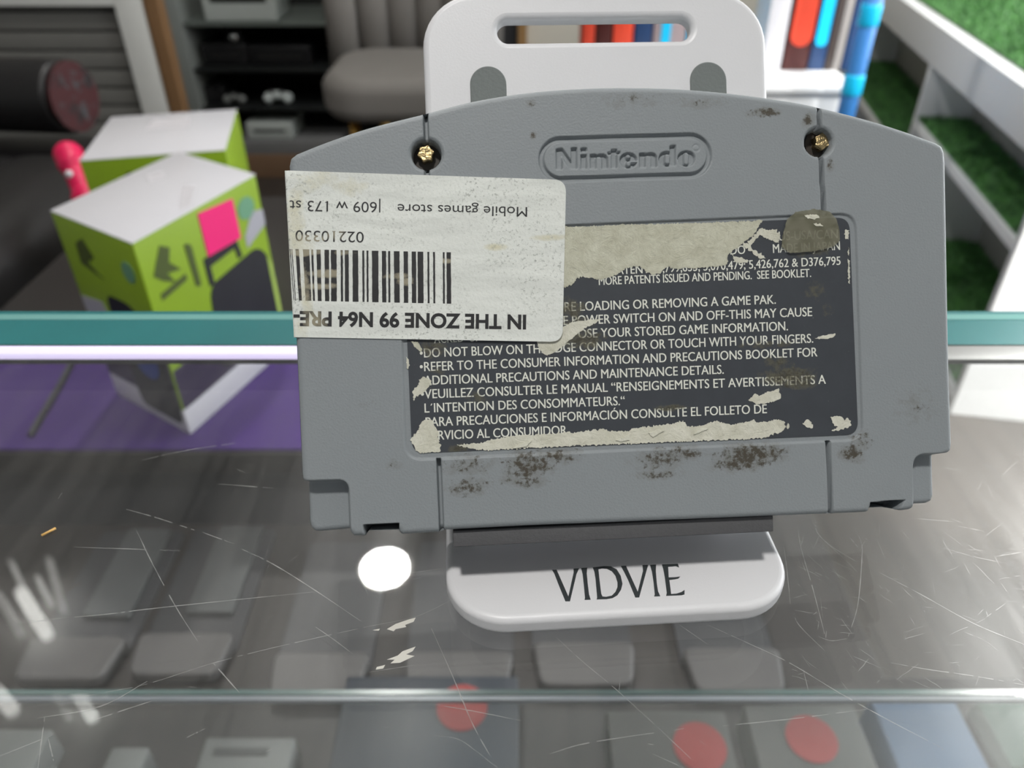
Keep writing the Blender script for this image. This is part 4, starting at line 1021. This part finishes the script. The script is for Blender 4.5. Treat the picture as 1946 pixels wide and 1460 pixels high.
# hot pink plastic piece
M_HP = mat('hot_pink_plastic', (0.72, 0.006, 0.085), 0.4)
p0, p1 = at_y(131, 296, 1.12), at_y(176, 400, 1.06)
p1.z = ZT + .0224
pk = empty('plastic_case', (p1.x, p1.y, ZT)); tag(pk, 'hot pink rounded plastic piece standing behind the left end of the cartons', 'plastic piece')
bm = bmesh.new()
for k in range(9):
    q = p0.lerp(p1, k / 8); rr_ = .021 if k in (0, 1, 6, 7, 8) else .017
    g = bmesh.ops.create_uvsphere(bm, u_segments=16, v_segments=10, radius=rr_)['verts']
    bmesh.ops.translate(bm, verts=g, vec=q)
o = bm_obj('shell', bm, M_HP, None, True); rm = o.modifiers.new('fuse', 'REMESH'); rm.mode = 'VOXEL'; rm.voxel_size = .0025; rm.use_smooth_shade = True; kid(o, pk)
q = p0.lerp(p1, .30)
bm = bmesh.new(); g = bmesh.ops.create_uvsphere(bm, u_segments=12, v_segments=8, radius=.006)['verts']; bmesh.ops.translate(bm, verts=g, vec=q + Vector((0, -.018, .004)))
kid(bm_obj('button', bm, M_CW, None, True, label='small white button'), pk)

# white shelving bench along the right, with artificial grass
M_UNIT = mat('white_melamine', (0.70, 0.71, 0.72), 0.45, 0, .02)
M_UNITG = mat('grey_melamine', (0.30, 0.295, 0.28), 0.5, 0, .03)
ub = empty('shelving_bench', (1.005, 1.425, 0), (0, 0, -math.atan(0.187))); tag(ub, 'white shelving bench along the right with open grass-lined compartments', 'shelving')
LEN, DEP = 2.15, 0.62
span('top_board', (0, 0.0, .567), (DEP, LEN, .664), M_UNIT, ub, .002)
span('end_panel', (0, -.022, 0), (DEP, -.0005, .664), M_UNIT, ub, .002)
span('end_panel', (0, LEN + .0005, 0), (DEP, LEN + .02, .664), M_UNIT, ub, .002)
for ly in (.845,): span('divider', (0.003, ly, .0555), (DEP - .02, ly + .022, .5665), M_UNIT, ub, .001)
span('middle_board', (0, 0, .397), (.30, .8445, .422), M_UNIT, ub, .001)
span('low_board', (0.001, .868, .275), (DEP - .015, LEN, .30), M_UNIT, ub, .001)
span('bottom_board', (0, 0, .03), (DEP - .015, LEN, .055), M_UNIT, ub, .001)
span('niche_back', (.15, .001, .4225), (.165, .844, .5665), M_UNITG, ub)
span('lower_back', (.285, .001, .0555), (.299, .844, .3965), M_UNITG, ub)
span('deep_back', (.245, .868, .3005), (.26, LEN, .5665), M_UNITG, ub)
def turf_mat(): 
    t = NT('artificial_grass'); t.set(Roughness=.6)
    c = t.mix(t.ramp(t.noise(40, 4), .3, .7), (0.026, 0.085, 0.028), (0.12, 0.33, 0.085))
    t.base(c); return t.m
M_TURF = turf_mat()
def turf(x0, x1, y0, y1, z, n, lb, hgt=.030):
    V, Fc = [], []
    V += [(x0, y0, z + .001), (x1, y0, z + .001), (x1, y1, z + .001), (x0, y1, z + .001), (x0, y0, z + .006), (x1, y0, z + .006), (x1, y1, z + .006), (x0, y1, z + .006)]
    Fc += [(0, 3, 2, 1), (4, 5, 6, 7), (0, 1, 5, 4), (1, 2, 6, 5), (2, 3, 7, 6), (3, 0, 4, 7)]
    for k in range(n):
        x, y = rng.uniform(x0, x1), rng.uniform(y0, y1); a = rng.uniform(0, 6.28); w = .0022; h = hgt * rng.uniform(.5, 1.0); lx, ly = rng.normal(0, .4, 2) * h
        i = len(V); dx, dy = math.cos(a) * w, math.sin(a) * w
        V += [(x - dx, y - dy, z + .005), (x + dx, y + dy, z + .005), (x + lx, y + ly, z + h)]; Fc.append((i, i + 1, i + 2))
    me = bpy.data.meshes.new('grass_mat'); me.from_pydata(V, [], Fc); me.update()
    if lb is None:
        o = link('grass_lining', me, M_TURF, ub, False); o['kind'] = 'stuff'; return o
    o = link('grass_mat', me, M_TURF, None, False); o.matrix_world = Matrix.Translation(ub.location) @ Matrix.Rotation(-math.atan(0.187), 4, 'Z')
    tag(o, lb, 'artificial grass', None, 'stuff'); return o
turf(.045, DEP - .01, .03, LEN - .02, .6645, 26000, 'bright artificial grass on top of the white shelving bench')
turf(.008, .147, .004, .840, .4221, 4000, None, .022)
turf(.008, .242, .870, LEN - .004, .3001, 6000, None, .024)
turf(.008, .282, .004, .840, .0551, 5000, None, .03)

# white pedestal with a row of bright tall boxes
YP = 1.90
pa, pb = at_y(1100, 160, YP), at_y(1628, 160, YP)
ped = empty('display_pedestal', ((pa.x + pb.x) / 2, YP + .2, 0)); tag(ped, 'white display pedestal under a row of bright tall boxes', 'pedestal')
ZPD = at_y(1540, 165, YP).z
kid(span('pedestal_body', (pa.x, YP, 0), (pb.x, YP + .42, ZPD - .0155), M_UNIT, None, .002), ped)
kid(span('pedestal_top', (pa.x - .008, YP - .008, ZPD - .015), (pb.x + .008, YP + .43, ZPD), M_UNIT, None, .002), ped)
def tallbox(u0, u1, Y, m, lb, hgt=.34, strip=None, dep=.12):
    k_ = at_y((u0 + u1) / 2, 60, Y); s_ = (at_y(u1, 60, Y).x - at_y(u0, 60, Y).x) - .002
    e = empty('tall_box', (k_.x, Y + dep / 2, ZPD)); tag(e, lb, 'box', 'tall boxes on the white pedestal')
    kid(span('box_body', (k_.x - s_ / 2, Y, ZPD + .0003), (k_.x + s_ / 2, Y + dep, ZPD + hgt), m, None, .002), e)
    kid(span('box_lid', (k_.x - s_ / 2, Y - .0008, ZPD + hgt - .05), (k_.x + s_ / 2, Y + dep, ZPD + hgt + .001), m, None, .002), e)
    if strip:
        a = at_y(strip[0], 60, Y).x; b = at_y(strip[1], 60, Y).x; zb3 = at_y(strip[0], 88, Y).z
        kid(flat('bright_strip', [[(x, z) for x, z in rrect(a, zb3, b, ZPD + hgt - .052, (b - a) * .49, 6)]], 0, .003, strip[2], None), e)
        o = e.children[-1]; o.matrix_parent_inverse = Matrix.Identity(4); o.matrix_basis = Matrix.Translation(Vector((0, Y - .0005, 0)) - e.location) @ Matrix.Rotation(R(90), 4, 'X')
    return e
M_RD = mat('bright_red_card', (0.80, 0.075, 0.035), 0.4); M_DRD = mat('shaded_red_card', (0.075, 0.014, 0.012), 0.4)
M_NV = mat('navy_card', (0.018, 0.05, 0.14), 0.4); M_CYN = mat('cyan_card', (0.01, 0.52, 0.88), 0.35)
M_PG = mat('pinkish_grey_card', (0.34, 0.27, 0.28), 0.5); M_BR = mat('dark_brown_card', (0.055, 0.040, 0.036), 0.5)
M_GY = mat('mid_grey_card', (0.30, 0.28, 0.27), 0.5)
YB_ = 2.06
tallbox(1108, 1131, YB_, M_RD, 'narrow red box, leftmost seen through the slot of the stand')
tallbox(1132.5, 1163, YB_, M_DRD, 'black-red box between two red boxes, seen through the slot')
tallbox(1165, 1204, YB_, M_RD, 'wider red box seen through the slot, beside the navy one')
tallbox(1206, 1240, YB_, M_NV, 'navy box seen through the slot of the stand')
tallbox(1242, 1304, YB_, M_PG, 'pinkish grey box with a cyan strip, seen through the slot', .34, (1257, 1274, M_CYN))
tallbox(1306, 1345, YB_, M_CYN, 'cyan box at the right end of the slot of the stand')
tallbox(1456, 1496, YB_, M_CW, 'white box just right of the white stand')
tallbox(1499, 1547, YB_, M_DRD, 'red box painted black-red for shade, its lit top a bright red strip, right of the white stand', .34, (1504, 1545, M_RD))  # shade painted as black-red body, lit upper part as red strip
tallbox(1549, 1580, YB_, M_NV, 'navy box with a rounded cyan strip, right of the red box', .34, (1553, 1575, M_CYN))
tallbox(1581, 1595, YB_, M_BR, 'thin dark brown box beside the cyan strip')
tallbox(1596, 1613, YB_, M_GY, 'thin grey box near the blue post')
tallbox(1614, 1628, YB_, M_NV, 'thin navy box nearest the blue post')
bp = at_y(1645, 60, 1.82)
post = empty('blue_post', (bp.x, 1.82, 0)); tag(post, 'tall blue post with painted cyan highlights beside the white pedestal', 'post')
M_BP = mat('blue_painted_post', (0.045, 0.20, 0.52), 0.35)
kid(cyl('pole', (bp.x, 1.82, 0.012), (bp.x, 1.82, 1.15), .0205, M_BP, None), post)
kid(cyl('foot_plate', (bp.x, 1.82, 0), (bp.x, 1.82, .0125), .07, M_BP, None), post)
for v_ in (28, 160):
    z = at_y(1645, v_, 1.82).z; kid(cyl('ring_shape', (bp.x, 1.82, z - .022), (bp.x, 1.82, z + .022), .0225, M_CYN, None, bevel=.003), post)  # cyan bands paint the highlights of the blue pole

# dark doorway and its brown trim in the back wall
da, db = at_y(850, 60, YB - .02), at_y(984, 60, YB - .02)
structure(span('door_1', (da.x, YB - .03, 0), (db.x, YB - .002, 2.05), mat('dark_door', (.022, .022, .024), .5)))
dc = at_y(1001, 60, YB - .02)
structure(span('trim_1', (db.x + .001, YB - .045, 0), (dc.x, YB - .002, 2.1), mat('brown_trim', (.32, .18, .07), .5)))

# added ceiling spots standing in for sunlight on bench, pedestal, grass and glass
def added_spot(loc, aim, power, ang, lb):
    loc = Vector(loc); aim = Vector(aim); d = (aim - loc).normalized()
    e = empty('added_spot', (loc.x, loc.y, ZC)); tag(e, lb, 'added_spot', 'added spots in place of sunlight')
    kid(cyl('added_spot_stem', (loc.x, loc.y, ZC), (loc.x, loc.y, loc.z + .02), .010, M_WHITE, None), e)
    bm = bmesh.new(); n = 28; q = d.to_track_quat('Z', 'Y').to_matrix()
    prof = [(.012, -.06), (.035, -.055), (.045, -.02), (.045, .06), (.041, .06), (.041, -.01), (.012, -.012)]
    rings = [[bm.verts.new(loc + q @ Vector((r_ * math.cos(2 * math.pi * k / n), r_ * math.sin(2 * math.pi * k / n), h_))) for k in range(n)] for r_, h_ in prof]
    for a, b in zip(rings, rings[1:]):
        for k in range(n): bm.faces.new((a[k], a[(k + 1) % n], b[(k + 1) % n], b[k]))
    kid(bm_obj('shade', bm, M_WHITE, None, True), e)
    li = bpy.data.lights.new('spot_beam', 'SPOT'); li.energy = power; li.spot_size = R(ang); li.spot_blend = .75; li.shadow_soft_size = .02; li.color = (1, .98, .94)
    lo = bpy.data.objects.new('spot_beam', li); COL.objects.link(lo); lo.location = loc + d * .065; lo.rotation_euler = d.to_track_quat('-Z', 'Y').to_euler(); kid(lo, e)
added_spot((1.45, -0.25, 2.42), (1.12, 1.39, 0.06), 850, 24, 'added white spot in place of sunlight on the end of the shelving bench')
added_spot((1.0, 0.75, 2.42), (0.62, 1.95, 0.60), 150, 24, 'added white spot in place of sunlight on the white pedestal')
added_spot((1.75, 0.85, 2.42), (1.40, 2.05, 0.66), 300, 44, 'added white spot in place of sunlight on the grass on the bench')
added_spot((1.45, 1.30, 2.42), (0.28, 0.13, GLASS), 420, 9.5, 'added white spot in place of sunlight on the right end of the glass counter')

# slim tube lamps under the ceiling, mirrored as slanted streaks in the glass
def mirror(u, v, z):
    p = at_z(u, v, GLASS); d = ray(u, v); return p + Vector((d.x, d.y, -d.z)) * ((z - GLASS) / -d.z)
for (a, b, w, pw) in (((92, 1062), (120, 1160), .010, 2.2), ((38, 1122), (88, 1204), .016, 8.0), ((20, 1066), (48, 1128), .008, 2.5), ((70, 1096), (96, 1146), .008, 3.0), ((-6, 1125), (38, 1205), .010, 2.0), ((-8, 1312), (22, 1348), .016, 6.0)):
    za = ZC - .06
    p, q = mirror(*a, za), mirror(*b, za); m = (p + q) / 2
    e = empty('tube_lamp', (m.x, m.y, ZC)); tag(e, 'slim bare tube lamp under the ceiling, lit', 'ceiling light', 'tube lamps under the ceiling')
    kid(cyl('tube', p, q, w, emit('tube_glow', (1, .99, .94), pw), None, n=16), e)
    for k in (.15, .85):
        c = p.lerp(q, k); kid(cyl('hanger', (c.x, c.y, za + w * .9), (c.x, c.y, ZC), .003, M_WHITE, None, n=8), e)

# thin black cable lying across the purple mat
bm = bmesh.new(); pts = [at_z(u, v, ZT + .0062) for u, v in ((136, 690), (112, 735), (84, 782), (58, 826))]
for a, b in zip(pts, pts[1:]): add_cyl(bm, a, b, .003, n=10)
tag(bm_obj('cable', bm, M_FRAME, None, True), 'thin black cable lying across the purple mat', 'cable')
